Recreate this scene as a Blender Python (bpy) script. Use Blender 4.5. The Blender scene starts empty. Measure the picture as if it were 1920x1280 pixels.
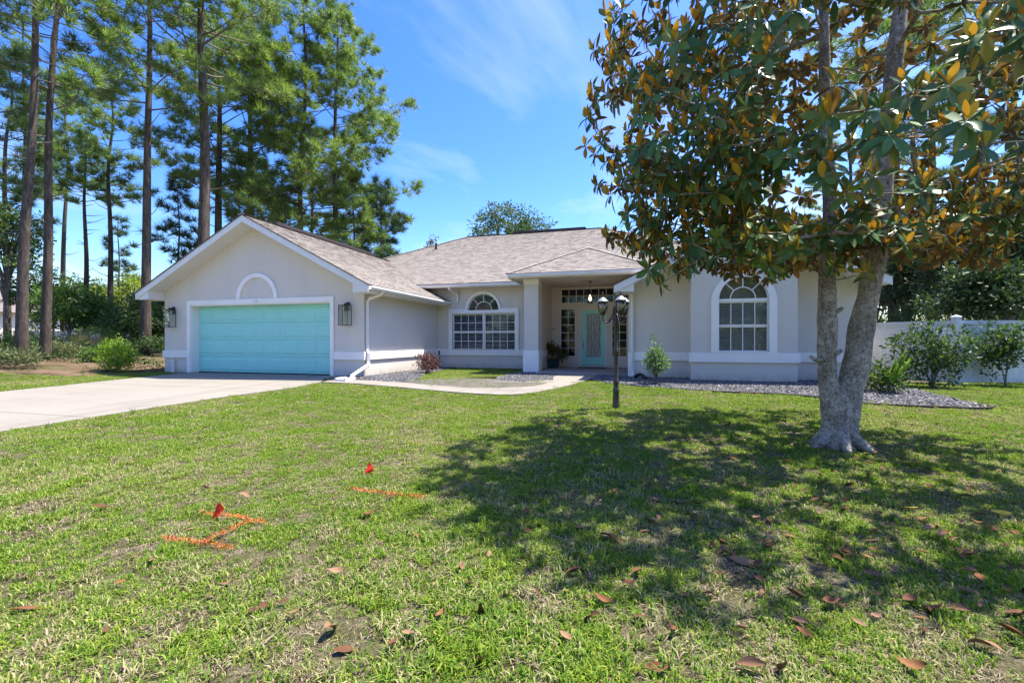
import bpy, math, random
import numpy as np
from mathutils import Vector, Matrix, Euler
from mathutils.geometry import tessellate_polygon

S = bpy.context.scene
COL = S.collection
random.seed(7)
rng = np.random.default_rng(7)
PI = math.pi

# ------------------------------------------------------------------ camera, world, sun, exposure
YAW = math.radians(15.7)
CAM_Z = 0.99
cd = bpy.data.cameras.new('camera')
cd.sensor_width = 36.0
cd.lens = 16.0
cd.clip_start = 0.05
cd.clip_end = 3000
cam = bpy.data.objects.new('camera', cd)
cam.location = (0, 0, CAM_Z)
cam.rotation_euler = (PI / 2, 0, YAW)
COL.objects.link(cam)
S.camera = cam

SUN_DIR = Vector((0.34, 0.24, 1.0)).normalized()
SUN_EL = math.asin(SUN_DIR.z)
SUN_AZ = math.atan2(SUN_DIR.x, SUN_DIR.y)

W = bpy.data.worlds.new('World')
S.world = W
W.use_nodes = True
wn, wl = W.node_tree.nodes, W.node_tree.links
wn.clear()
wo = wn.new('ShaderNodeOutputWorld')
bg = wn.new('ShaderNodeBackground')
bg.inputs['Strength'].default_value = 0.088
sky = wn.new('ShaderNodeTexSky')
sky.sky_type = 'NISHITA'
sky.sun_disc = False
sky.sun_elevation = SUN_EL
sky.sun_rotation = SUN_AZ
sky.altitude = 20
sky.air_density = 1.3
sky.dust_density = 1.3
sky.ozone_density = 6.0
hs = wn.new('ShaderNodeHueSaturation')
hs.inputs['Saturation'].default_value = 1.26
hs.inputs['Value'].default_value = 1.0
hs.inputs['Hue'].default_value = 0.514
wl.new(sky.outputs[0], hs.inputs['Color'])


def wmul(c, v):
    x = wn.new('ShaderNodeMixRGB'); x.blend_type = 'MULTIPLY'; x.inputs[0].default_value = 1
    x.inputs['Color2'].default_value = (v, v, v, 1)
    wl.new(c, x.inputs['Color1'])
    return x.outputs[0]


# a film-like curve over the whole sky
gm = wn.new('ShaderNodeGamma')
gm.inputs[1].default_value = 1.25
wl.new(wmul(hs.outputs[0], 0.2), gm.inputs[0])
sky_c = wmul(gm.outputs[0], 5.0)


# thin cirrus on one flat high layer, over the whole sky
def wmath(op, a, b):
    x = wn.new('ShaderNodeMath'); x.operation = op
    for i, v in enumerate((a, b)):
        if hasattr(v, 'links'): wl.new(v, x.inputs[i])
        else: x.inputs[i].default_value = v
    return x.outputs[0]


tc = wn.new('ShaderNodeTexCoord')
sx = wn.new('ShaderNodeSeparateXYZ')
wl.new(tc.outputs['Generated'], sx.inputs[0])
den = wmath('ADD', wmath('MAXIMUM', sx.outputs[2], 0.0), 0.10)
cx = wn.new('ShaderNodeCombineXYZ')
wl.new(wmath('DIVIDE', sx.outputs[0], den), cx.inputs[0])
wl.new(wmath('DIVIDE', sx.outputs[1], den), cx.inputs[1])


def cirrus(scale, stretch, rot, loc, lo, hi, top, detail=7):
    mp = wn.new('ShaderNodeMapping')
    mp.inputs['Rotation'].default_value = (0, 0, rot)
    mp.inputs['Scale'].default_value = stretch
    mp.inputs['Location'].default_value = loc
    wl.new(cx.outputs[0], mp.inputs['Vector'])
    n = wn.new('ShaderNodeTexNoise')
    n.inputs['Scale'].default_value = scale
    n.inputs['Detail'].default_value = detail
    n.inputs['Roughness'].default_value = 0.6
    n.inputs['Distortion'].default_value = 0.5
    wl.new(mp.outputs[0], n.inputs['Vector'])
    r = wn.new('ShaderNodeValToRGB')
    r.color_ramp.elements[0].position = lo
    r.color_ramp.elements[1].position = hi
    r.color_ramp.elements[1].color = (top, top, top, 1)
    wl.new(n.outputs['Fac'], r.inputs[0])
    return r.outputs[0]


cl = wmath('ADD', cirrus(0.55, (1.0, 0.6, 1), 0.5, (13.2, 6.5, 0), 0.48, 0.80, 0.62), cirrus(1.5, (1.0, 0.35, 1), -0.7, (11.1, -2.0, 0), 0.60, 0.85, 0.35))
mxc = wn.new('ShaderNodeMixRGB')
mxc.inputs['Color2'].default_value = (4.6, 4.7, 4.9, 1)
wl.new(wmath('MULTIPLY', wmath('MINIMUM', cl, 0.8), wmath('GREATER_THAN', sx.outputs[2], 0.0)), mxc.inputs['Fac'])
wl.new(sky_c, mxc.inputs['Color1'])
wl.new(mxc.outputs[0], bg.inputs['Color'])
wl.new(bg.outputs[0], wo.inputs['Surface'])

sd = bpy.data.lights.new('sun', 'SUN')
sd.energy = 3.2
sd.angle = math.radians(0.55)
sd.color = (1.0, 0.94, 0.84)
sun = bpy.data.objects.new('sun', sd)
sun.rotation_euler = SUN_DIR.to_track_quat('Z', 'Y').to_euler()
sun.location = (10, 10, 40)
COL.objects.link(sun)

vs = S.view_settings
vs.view_transform = 'Standard'
vs.look = 'None'
vs.gamma = 1.0
vs.use_curve_mapping = False
vs.exposure = 2.0
S.cycles.use_denoising = True
S.cycles.denoiser = 'OPENIMAGEDENOISE'
S.cycles.denoising_input_passes = 'RGB_ALBEDO_NORMAL'
S.cycles.denoising_prefilter = 'ACCURATE'
S.cycles.max_bounces = 8
S.cycles.diffuse_bounces = 4
S.cycles.transparent_max_bounces = 12
S.cycles.caustics_reflective = False
S.cycles.caustics_refractive = False

# ------------------------------------------------------------------ helpers
CS, SN = math.cos(YAW), math.sin(YAW)
FX = 853.0 / 1920 * 2  # not used for placing, only for sampling view-facing sizes


def smooth(t):
    t = min(1.0, max(0.0, t))
    return t * t * (3 - 2 * t)


def G(x, y):
    """height of the terrain"""
    z = 0.0 if y >= 11 else -0.032 * (11 - max(y, -5.0))
    z += 0.42 * smooth((-15.2 - x) / 5.0) * smooth((y - 2.0) / 6.0)
    return z


def tag(o, label=None, cat=None, group=None, kind=None):
    if label: o['label'] = label
    if cat: o['category'] = cat
    if group: o['group'] = group
    if kind: o['kind'] = kind
    return o


def thing(name, loc, label, cat, group=None):
    o = bpy.data.objects.new(name, None)
    o.location = loc
    o.empty_display_size = 0.2
    COL.objects.link(o)
    return tag(o, label, cat, group)


def root_loc(o):
    v = Vector((0, 0, 0))
    while o is not None:
        v = v + o.location
        o = o.parent
    return v


def fast_mesh(name, V, F, mat=None, tint=None, smooth_shade=False):
    """V (n,3) array, F (m,k) int array -> mesh"""
    me = bpy.data.meshes.new(name)
    V = np.asarray(V, dtype=np.float32)
    F = np.asarray(F, dtype=np.int32)
    m, k = F.shape
    me.vertices.add(len(V))
    me.vertices.foreach_set('co', V.ravel())
    me.loops.add(m * k)
    me.loops.foreach_set('vertex_index', F.ravel())
    me.polygons.add(m)
    me.polygons.foreach_set('loop_start', np.arange(0, m * k, k, dtype=np.int32))
    if smooth_shade:
        me.polygons.foreach_set('use_smooth', np.ones(m, dtype=bool))
    if tint is not None:
        a = me.attributes.new('tint', 'FLOAT', 'FACE')
        a.data.foreach_set('value', np.asarray(tint, dtype=np.float32))
    me.update(calc_edges=True)
    me.validate()
    if mat: me.materials.append(mat)
    return me


def link(name, me, parent=None, loc=None):
    o = bpy.data.objects.new(name, me)
    COL.objects.link(o)
    if parent is not None: o.parent = parent
    if loc is not None: o.location = loc
    return o


class MB:
    """collects shapes; build() links them as ONE mesh object (given in world coordinates)"""

    def __init__(self):
        self.v, self.f, self.s, self.t = [], [], [], []
        self.tv = 0.5

    def poly(self, pts, sm=False):
        b = len(self.v)
        self.v += [tuple(p) for p in pts]
        self.f.append(list(range(b, b + len(pts))))
        self.s.append(sm); self.t.append(self.tv)

    def faces(self, pts, fs, sm=False):
        b = len(self.v)
        self.v += [tuple(p) for p in pts]
        for f in fs:
            self.f.append([b + i for i in f]); self.s.append(sm); self.t.append(self.tv)

    def box(self, x0, x1, y0, y1, z0, z1):
        p = [(x, y, z) for z in (z0, z1) for y in (y0, y1) for x in (x0, x1)]
        self.faces(p, [(0, 2, 3, 1), (4, 5, 7, 6), (0, 1, 5, 4), (1, 3, 7, 5), (3, 2, 6, 7), (2, 0, 4, 6)])
        return self

    def obox(self, c, u, n, lu, ln, z0, z1):
        """box oriented along u in plan"""
        c, u, n = Vector(c), Vector(u), Vector(n)
        p = []
        for z in (z0, z1):
            for b in (-ln, ln):
                for a in (-lu, lu):
                    q = c + u * a + n * b
                    p.append((q.x, q.y, z))
        self.faces(p, [(0, 2, 3, 1), (4, 5, 7, 6), (0, 1, 5, 4), (1, 3, 7, 5), (3, 2, 6, 7), (2, 0, 4, 6)])

    def extrude(self, pts2, axis, a0, a1):
        """polygon of (u,v) pairs extruded along axis x/y/z"""
        def P(u, v, a):
            return (a, u, v) if axis == 'x' else ((u, a, v) if axis == 'y' else (u, v, a))
        n = len(pts2)
        tri = tessellate_polygon([[Vector((u, v, 0)) for u, v in pts2]])
        pts = [P(u, v, a0) for u, v in pts2] + [P(u, v, a1) for u, v in pts2]
        fs = [tuple(t) for t in tri] + [tuple(n + i for i in reversed(t)) for t in tri]
        fs += [(i, (i + 1) % n, n + (i + 1) % n, n + i) for i in range(n)]
        self.faces(pts, fs)
        return self

    def tube(self, path, rad, n=8, cap=True, sm=True):
        path = [Vector(p) for p in path]
        if not hasattr(rad, '__len__'): rad = [rad] * len(path)
        rings, up = [], None
        for i, p in enumerate(path):
            d = path[min(i + 1, len(path) - 1)] - path[max(i - 1, 0)]
            d.normalize()
            if up is None:
                up = Vector((0, 0, 1)) if abs(d.z) < 0.9 else Vector((1, 0, 0))
            u = (up - d * up.dot(d))
            if u.length < 1e-5: u = d.orthogonal()
            u.normalize(); w = d.cross(u); up = u
            rings.append([p + (u * math.cos(2 * PI * k / n) + w * math.sin(2 * PI * k / n)) * rad[i] for k in range(n)])
        pts = [q for r in rings for q in r]
        fs = []
        for i in range(len(path) - 1):
            for k in range(n):
                a, b = i * n + k, i * n + (k + 1) % n
                fs.append((a, b, b + n, a + n))
        if cap:
            fs.append(tuple(range(n - 1, -1, -1)))
            fs.append(tuple(range((len(path) - 1) * n, len(path) * n)))
        self.faces(pts, fs, sm)
        return self

    def lathe(self, c, prof, n=20, sm=True):
        """prof: list of (radius, z)"""
        pts, fs = [], []
        for r, z in prof:
            for k in range(n):
                pts.append((c[0] + r * math.cos(2 * PI * k / n), c[1] + r * math.sin(2 * PI * k / n), c[2] + z))
        for i in range(len(prof) - 1):
            for k in range(n):
                a, b = i * n + k, i * n + (k + 1) % n
                fs.append((a, b, b + n, a + n))
        fs.append(tuple(range(n - 1, -1, -1)))
        fs.append(tuple(range((len(prof) - 1) * n, len(prof) * n)))
        self.faces(pts, fs, sm)
        return self

    def build(self, name, mat, parent=None, kind=None, tint=False, bevel=0.0):
        me = bpy.data.meshes.new(name)
        off = root_loc(parent) if parent is not None else Vector((0, 0, 0))
        me.from_pydata([(a[0] - off.x, a[1] - off.y, a[2] - off.z) for a in self.v], [], self.f)
        me.polygons.foreach_set('use_smooth', self.s)
        if tint:
            a = me.attributes.new('tint', 'FLOAT', 'FACE')
            a.data.foreach_set('value', np.array(self.t, dtype=np.float32))
        me.materials.append(mat)
        me.update()
        o = link(name, me, parent)
        if bevel:
            md = o.modifiers.new('bevel', 'BEVEL'); md.width = bevel; md.segments = 2; md.limit_method = 'ANGLE'
        if kind: o['kind'] = kind
        return o


# ------------------------------------------------------------------ materials
class N:
    """tiny node tree writer"""

    def __init__(self, name):
        self.m = bpy.data.materials.new(name)
        self.m.use_nodes = True
        self.t = self.m.node_tree
        self.n, self.l = self.t.nodes, self.t.links
        self.p = self.n['Principled BSDF']
        self.out = self.n['Material Output']
        self.geo = None

    def pos(self):
        if not self.geo: self.geo = self.n.new('ShaderNodeNewGeometry')
        return self.geo.outputs['Position']

    def island(self):
        self.pos()
        return self.geo.outputs['Random Per Island']

    def objrand(self):
        return self.n.new('ShaderNodeObjectInfo').outputs['Random']

    def math(self, op, a, b=None, c=None, clamp=False):
        x = self.n.new('ShaderNodeMath'); x.operation = op; x.use_clamp = clamp
        for i, v in enumerate((a, b, c)):
            if v is None: continue
            if hasattr(v, 'links'): self.l.new(v, x.inputs[i])
            else: x.inputs[i].default_value = v
        return x.outputs[0]

    def noise(self, scale, detail=4, rough=0.55, vec=None, stretch=None, dist=0.0):
        x = self.n.new('ShaderNodeTexNoise')
        x.inputs['Scale'].default_value = scale
        x.inputs['Detail'].default_value = detail
        x.inputs['Roughness'].default_value = rough
        x.inputs['Distortion'].default_value = dist
        v = vec or self.pos()
        if stretch:
            mp = self.n.new('ShaderNodeMapping'); mp.inputs['Scale'].default_value = stretch
            self.l.new(v, mp.inputs[0]); v = mp.outputs[0]
        self.l.new(v, x.inputs['Vector'])
        return x.outputs['Fac']

    def ramp(self, fac, stops):
        x = self.n.new('ShaderNodeValToRGB')
        e = x.color_ramp.elements
        while len(e) < len(stops): e.new(0.5)
        for i, (p, c) in enumerate(stops):
            e[i].position = p
            if not hasattr(c, '__len__'): c = (c, c, c)
            e[i].color = (c[0], c[1], c[2], 1)
        self.l.new(fac, x.inputs[0])
        return x.outputs[0]

    def mix(self, fac, a, b, mode='MIX'):
        x = self.n.new('ShaderNodeMixRGB'); x.blend_type = mode
        for i, v in zip((0, 1, 2), (fac, a, b)):
            if hasattr(v, 'links'): self.l.new(v, x.inputs[i])
            elif i == 0: x.inputs[0].default_value = v
            else: x.inputs[i].default_value = (v[0], v[1], v[2], 1)
        return x.outputs[0]

    def col(self, c):
        if hasattr(c, 'links'): self.l.new(c, self.p.inputs['Base Color'])
        else: self.p.inputs['Base Color'].default_value = (c[0], c[1], c[2], 1)
        return self

    def rough(self, r):
        if hasattr(r, 'links'): self.l.new(r, self.p.inputs['Roughness'])
        else: self.p.inputs['Roughness'].default_value = r
        return self

    def bump(self, h, strength=0.3, dist=0.01):
        b = self.n.new('ShaderNodeBump')
        b.inputs['Strength'].default_value = strength
        b.inputs['Distance'].default_value = dist
        self.l.new(h, b.inputs['Height'])
        self.l.new(b.outputs[0], self.p.inputs['Normal'])
        return self

    def spec(self, v):
        self.p.inputs['Specular IOR Level'].default_value = v
        return self

    def attr(self, name):
        a = self.n.new('ShaderNodeAttribute'); a.attribute_name = name
        return a.outputs['Fac']

    def translucent(self, color, amount):
        t = self.n.new('ShaderNodeBsdfTranslucent')
        if hasattr(color, 'links'): self.l.new(color, t.inputs['Color'])
        else: t.inputs['Color'].default_value = (*color, 1)
        x = self.n.new('ShaderNodeMixShader'); x.inputs[0].default_value = amount
        self.l.new(self.p.outputs[0], x.inputs[1]); self.l.new(t.outputs[0], x.inputs[2])
        self.l.new(x.outputs[0], self.out.inputs['Surface'])
        return self


def paint(name, c, rough=0.5, dirt=0.06, bump=0.0, bscale=40, metal=0.0):
    k = N(name)
    f = k.noise(1.7, 5, 0.6)
    lo = tuple(v * (1 - dirt) for v in c); hi = tuple(min(1, v * (1 + dirt * 0.5)) for v in c)
    k.col(k.ramp(f, [(0.3, lo), (0.7, hi)])).rough(rough)
    k.p.inputs['Metallic'].default_value = metal
    if bump: k.bump(k.noise(bscale, 4), bump, 0.01)
    return k.m


def stucco(name, c):
    k = N(name)
    a = k.noise(0.8, 6, 0.6)
    b = k.noise(14, 4, 0.6)
    streak = k.noise(1.0, 4, 0.6, stretch=(3.0, 3.0, 0.25))
    t = k.math('ADD', k.math('MULTIPLY', a, 0.6), k.math('MULTIPLY', streak, 0.4))
    base = k.ramp(t, [(0.3, tuple(v * 0.93 for v in c)), (0.7, tuple(v * 1.04 for v in c))])
    base = k.mix(0.10, base, k.ramp(b, [(0.35, 0.75), (0.65, 1.0)]), 'MULTIPLY')
    sep = k.n.new('ShaderNodeSeparateXYZ'); k.l.new(k.pos(), sep.inputs[0])
    soil = k.math('MULTIPLY', k.math('SUBTRACT', 1.0, k.math('MULTIPLY', sep.outputs[2], 4.5), clamp=True), k.ramp(k.noise(5, 5, 0.7), [(0.35, 0.1), (0.65, 0.75)]))
    base = k.mix(soil, base, (0.30, 0.25, 0.19))
    run_ = k.noise(2.4, 5, 0.65, stretch=(2.5, 2.5, 0.12))
    base = k.mix(k.ramp(run_, [(0.55, 0.0), (0.8, 0.25)]), base, tuple(v * 0.75 for v in c))
    k.col(base).rough(0.85).spec(0.25)
    h = k.math('ADD', k.noise(55, 3, 0.6), k.math('MULTIPLY', k.noise(11, 3, 0.5), 0.8))
    k.bump(h, 0.25, 0.008)
    return k.m


M = {}
M['wall'] = stucco('greige_stucco', (0.69, 0.63, 0.545))
M['porchwall'] = stucco('cream_stucco', (0.74, 0.68, 0.60))
M['white'] = paint('white_trim_paint', (0.89, 0.85, 0.79), 0.45, 0.05, 0.05, 30)
M['soffit'] = paint('vinyl_soffit', (0.74, 0.71, 0.66), 0.5, 0.04)
M['gutter'] = paint('white_aluminium', (0.76, 0.73, 0.69), 0.35, 0.06)
M['teal'] = paint('teal_door_paint', (0.32, 0.74, 0.65), 0.4, 0.03)
M['black'] = paint('black_metal', (0.015, 0.015, 0.016), 0.4, 0.1)
M['bronze'] = paint('dark_bronze', (0.075, 0.060, 0.048), 0.42, 0.35, 0.15, 60, 0.4)
M['capmetal'] = paint('weathered_pewter', (0.32, 0.33, 0.34), 0.45, 0.2, 0.1, 60, 0.4)
M['vinyl'] = paint('white_vinyl', (0.60, 0.61, 0.60), 0.45, 0.22)
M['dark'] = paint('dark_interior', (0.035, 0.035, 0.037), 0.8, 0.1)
M['vent'] = paint('dark_brown_ridge_vent', (0.035, 0.025, 0.022), 0.7, 0.2)
M['steel'] = paint('brushed_nickel', (0.35, 0.34, 0.33), 0.3, 0.1, 0, 1, 0.8)
M['blind'] = paint('white_blind', (0.80, 0.82, 0.84), 0.5, 0.03)
M['pot'] = paint('dark_teal_glaze', (0.03, 0.075, 0.08), 0.25, 0.2)
M['mat'] = paint('dark_coir', (0.03, 0.024, 0.02), 0.95, 0.3, 0.5, 200)
M['pvc'] = paint('white_pipe', (0.75, 0.75, 0.74), 0.4, 0.05)
M['tile'] = paint('terracotta_grey_slab', (0.36, 0.30, 0.27), 0.7, 0.12, 0.15, 30)


def glass(name, tint=(0.93, 0.97, 0.98), refl=1.0):
    k = N(name)
    k.n.remove(k.p)
    tr = k.n.new('ShaderNodeBsdfTransparent'); tr.inputs[0].default_value = (*tint, 1)
    gl = k.n.new('ShaderNodeBsdfGlossy'); gl.inputs['Roughness'].default_value = 0.02
    gl.inputs['Color'].default_value = (0.9, 0.95, 1, 1)
    fr = k.n.new('ShaderNodeFresnel'); fr.inputs[0].default_value = 1.5
    mx = k.n.new('ShaderNodeMixShader')
    k.l.new(k.math('MULTIPLY_ADD', fr.outputs[0], refl, 0.02), mx.inputs[0])
    k.l.new(tr.outputs[0], mx.inputs[1]); k.l.new(gl.outputs[0], mx.inputs[2])
    k.l.new(mx.outputs[0], k.out.inputs['Surface'])
    return k.m


M['glass'] = glass('window_glass', (0.80, 0.86, 0.90), 0.8)
M['clearglass'] = glass('clear_lantern_glass', (0.9, 0.92, 0.92), 0.35)
M['lampglass'] = glass('bevelled_lamp_glass', (0.80, 0.74, 0.62), 2.5)

# etched door glass: grey frosted pane with a pale swirling etched pattern
k = N('etched_door_glass')
w = k.n.new('ShaderNodeTexWave'); w.inputs['Scale'].default_value = 3.2; w.inputs['Distortion'].default_value = 9; w.inputs['Detail'].default_value = 4; w.inputs['Detail Scale'].default_value = 1.4
k.l.new(k.pos(), w.inputs['Vector'])
k.col(k.ramp(w.outputs['Fac'], [(0.0, (0.55, 0.56, 0.55)), (0.16, (0.42, 0.43, 0.42)), (0.30, (0.17, 0.18, 0.175)), (1.0, (0.20, 0.21, 0.20))])).rough(0.25)
k.bump(w.outputs['Fac'], 0.3, 0.004)
M['etched'] = k.m

# concrete
def concrete(name, c):
    k = N(name)
    a = k.noise(0.45, 6, 0.65); b = k.noise(9, 5, 0.7); s = k.noise(60, 3, 0.6)
    st = k.noise(0.7, 5, 0.6, stretch=(0.35, 3.0, 1))
    t = k.math('ADD', k.math('MULTIPLY', a, 0.45), k.math('ADD', k.math('MULTIPLY', b, 0.25), k.math('MULTIPLY', st, 0.3)))
    base = k.ramp(t, [(0.28, tuple(v * 0.66 for v in c)), (0.48, tuple(v * 0.94 for v in c)), (0.72, tuple(v * 1.08 for v in c))])
    base = k.mix(0.35, base, k.ramp(s, [(0.3, 0.72), (0.6, 1.0)]), 'MULTIPLY')
    tyre = k.noise(1.3, 5, 0.65, stretch=(2.2, 0.16, 1))
    base = k.mix(k.ramp(tyre, [(0.52, 0.0), (0.70, 0.5)]), base, tuple(v * 0.55 for v in c))
    spot = k.noise(3.4, 3, 0.5)
    base = k.mix(k.ramp(spot, [(0.70, 0.0), (0.78, 0.5)]), base, tuple(v * 0.45 for v in c))
    k.col(base).rough(0.9).spec(0.2).bump(k.math('ADD', b, s), 0.25, 0.01)
    return k.m


M['drive'] = concrete('pale_concrete', (0.255, 0.23, 0.192))

# shingles: every shingle carries a 'tint' value
def shingle_mat():
    k = N('asphalt_shingle')
    t = k.math('FRACT', k.math('ADD', k.attr('tint'), k.math('MULTIPLY', k.objrand(), 0.999)))
    base = k.ramp(t, [(0.0, (0.27, 0.232, 0.198)), (0.2, (0.31, 0.27, 0.232)), (0.5, (0.335, 0.296, 0.255)), (0.8, (0.36, 0.32, 0.275)), (1.0, (0.325, 0.284, 0.245))])
    g = k.noise(180, 2, 0.7); g2 = k.noise(2.0, 4, 0.6)
    base = k.mix(0.6, base, k.ramp(g, [(0.25, 0.45), (0.75, 1.25)]), 'MULTIPLY')
    base = k.mix(0.5, base, k.ramp(g2, [(0.3, 0.8), (0.7, 1.0)]), 'MULTIPLY')
    k.col(base).rough(0.95).spec(0.15).bump(g, 0.4, 0.004)
    return k.m


M['shingle'] = shingle_mat()
M['deck'] = paint('roof_underlay', (0.16, 0.14, 0.125), 0.95, 0.2)

# bark
def bark(name, dark, mid, light, lichen=None, vs=0.16, scale=9, bd=0.03):
    k = N(name)
    a = k.noise(scale, 6, 0.65, stretch=(1, 1, vs), dist=0.5)
    b = k.noise(scale * 4, 4, 0.6, stretch=(1, 1, 0.5))
    t = k.math('ADD', k.math('MULTIPLY', a, 0.7), k.math('MULTIPLY', b, 0.3))
    base = k.ramp(t, [(0.32, dark), (0.5, mid), (0.68, light)])
    if lichen:
        li = k.noise(3.2, 6, 0.7); sp = k.noise(24, 5, 0.7)
        base = k.mix(k.math('MULTIPLY', k.ramp(li, [(0.42, 0.0), (0.58, 1.0)]), k.ramp(sp, [(0.40, 0.0), (0.60, 0.85)])), base, lichen)
        moss = k.noise(2.1, 5, 0.6)
        base = k.mix(k.math('MULTIPLY', k.ramp(moss, [(0.5, 0.0), (0.66, 0.75)]), k.ramp(k.noise(40, 3), [(0.4, 0.2), (0.6, 1.0)])), base, (0.085, 0.09, 0.045))
        pale = k.noise(34, 5, 0.75, dist=0.8)
        base = k.mix(k.ramp(pale, [(0.52, 0.0), (0.62, 0.7)]), base, (0.68, 0.64, 0.53))
        base = k.mix(k.ramp(k.noise(46, 4, 0.7), [(0.54, 0.0), (0.66, 0.8)]), base, (0.045, 0.038, 0.03))
        dk = k.noise(13, 5, 0.7)
        base = k.mix(k.ramp(dk, [(0.62, 0.0), (0.70, 0.85)]), base, (0.03, 0.028, 0.025))
    k.col(base).rough(0.92).spec(0.2).bump(k.math('ADD', t, k.math('MULTIPLY', k.noise(38, 4, 0.7), 0.5)), 1.0, bd)
    return k.m


M['pinebark'] = bark('pine_bark', (0.028, 0.021, 0.016), (0.085, 0.066, 0.051), (0.18, 0.145, 0.115), None, 0.22, 12)
M['magbark'] = bark('magnolia_bark', (0.09, 0.07, 0.052), (0.32, 0.26, 0.20), (0.52, 0.445, 0.355), (0.66, 0.61, 0.50), 0.5, 14, 0.05)
M['twig'] = bark('twig_bark', (0.06, 0.05, 0.04), (0.15, 0.13, 0.105), (0.27, 0.245, 0.21), None, 0.5, 30, 0.004)


def foliage(name, cols, trans=0.3, rough=0.55, nscale=1.2, tcol=None):
    """cols: dark -> light leaf colours, chosen per leaf"""
    k = N(name)
    r = k.math('FRACT', k.math('ADD', k.island(), k.objrand()))
    b = k.noise(nscale, 3, 0.6)
    t = k.math('ADD', k.math('MULTIPLY', r, 0.6), k.math('MULTIPLY', b, 0.5))
    n = len(cols)
    c = k.ramp(t, [(0.15 + 0.75 * i / (n - 1), cols[i]) for i in range(n)])
    k.col(c).rough(rough).spec(0.35)
    k.translucent(k.mix(1.0, c, tcol or (1.5, 1.7, 0.7), 'MULTIPLY'), trans)
    return k.m


M['needle'] = foliage('pine_needles', [(0.062, 0.112, 0.044), (0.11, 0.175, 0.06), (0.165, 0.232, 0.072), (0.27, 0.31, 0.09)], 0.40, 0.45, 0.7)
M['needle_dark'] = foliage('young_pine_needles', [(0.03, 0.058, 0.034), (0.055, 0.095, 0.05), (0.085, 0.13, 0.06)], 0.28, 0.45, 0.7)
M['leafdark'] = foliage('dark_broad_leaves', [(0.02, 0.045, 0.018), (0.04, 0.078, 0.026), (0.07, 0.12, 0.035), (0.13, 0.17, 0.045)], 0.3)
M['leafshade'] = foliage('shaded_wood_leaves', [(0.018, 0.036, 0.014), (0.034, 0.066, 0.022), (0.058, 0.098, 0.03), (0.10, 0.14, 0.04)], 0.15)  # darker, duller copy of the dark leaves: the wood's shade put into the colour
M['leafmid'] = foliage('mid_green_leaves', [(0.035, 0.075, 0.02), (0.065, 0.13, 0.03), (0.11, 0.19, 0.04), (0.17, 0.25, 0.05)], 0.35)
M['leafyellow'] = foliage('yellow_green_leaves', [(0.10, 0.15, 0.02), (0.19, 0.24, 0.025), (0.30, 0.33, 0.035)], 0.4)
M['leaflime'] = foliage('lime_leaves', [(0.09, 0.17, 0.02), (0.18, 0.29, 0.03), (0.30, 0.40, 0.05)], 0.4)
M['leafred'] = foliage('russet_leaves', [(0.06, 0.03, 0.028), (0.13, 0.065, 0.055), (0.21, 0.12, 0.10)], 0.2, tcol=(1.4, 0.9, 0.8))
M['leafvar'] = foliage('variegated_leaves', [(0.06, 0.12, 0.045), (0.13, 0.21, 0.09), (0.30, 0.36, 0.22)], 0.3)
M['frond'] = foliage('dry_palmetto', [(0.08, 0.10, 0.04), (0.18, 0.16, 0.09), (0.30, 0.25, 0.17)], 0.25)
M['croton'] = foliage('croton_leaves', [(0.05, 0.05, 0.02), (0.14, 0.07, 0.03), (0.10, 0.12, 0.03), (0.25, 0.14, 0.05)], 0.25)

# magnolia leaf: glossy green above, rust felt below (two real sides of one leaf)
k = N('magnolia_leaf')
r = k.math('FRACT', k.math('ADD', k.island(), k.objrand()))
top = k.ramp(r, [(0.0, (0.042, 0.125, 0.042)), (0.45, (0.070, 0.185, 0.054)), (0.80, (0.115, 0.235, 0.055)), (0.93, (0.12, 0.16, 0.03)), (1.0, (0.30, 0.27, 0.035))])
bot = k.ramp(k.math('FRACT', k.math('MULTIPLY', r, 7.31)), [(0.0, (0.10, 0.07, 0.032)), (0.35, (0.15, 0.095, 0.036)), (0.6, (0.20, 0.11, 0.034)), (0.75, (0.30, 0.155, 0.035)), (0.8, (0.13, 0.15, 0.05)), (1.0, (0.16, 0.18, 0.06))])
k.pos()
back = k.geo.outputs['Backfacing']
k.col(k.mix(back, top, bot))
k.rough(k.ramp(back, [(0.0, 0.40), (1.0, 0.9)]))
k.spec(0.28)
k.translucent(k.mix(back, k.mix(1.0, bot, (0.9, 0.9, 0.5), 'MULTIPLY'), bot), 0.20)
M['magleaf'] = k.m
k = N('young_magnolia_leaf')
r = k.math('FRACT', k.math('ADD', k.island(), k.objrand()))
k.pos()
back = k.geo.outputs['Backfacing']
top = k.ramp(r, [(0.0, (0.05, 0.15, 0.025)), (0.6, (0.085, 0.20, 0.03)), (1.0, (0.19, 0.25, 0.035))])
bot = k.ramp(r, [(0.0, (0.48, 0.21, 0.022)), (0.6, (0.60, 0.31, 0.03)), (1.0, (0.50, 0.40, 0.06))])
k.col(k.mix(back, top, bot)).rough(k.ramp(back, [(0.0, 0.42), (1.0, 0.9)])).spec(0.22)
k.translucent(k.mix(back, k.mix(1.0, bot, (0.9, 0.9, 0.5), 'MULTIPLY'), bot), 0.2)
M['magyoung'] = k.m

# fallen leaves
def dryleaf(name, cols):
    k = N(name)
    tcx = k.n.new('ShaderNodeTexCoord')
    v = k.noise(28, 4, 0.6, vec=tcx.outputs['Object'])
    c = k.ramp(k.math('FRACT', k.math('ADD', k.objrand(), k.math('MULTIPLY', v, 0.35))), [(i / (len(cols) - 1), cols[i]) for i in range(len(cols))])
    k.col(c).rough(0.8).spec(0.2).bump(v, 0.5, 0.004)
    return k.m


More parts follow.
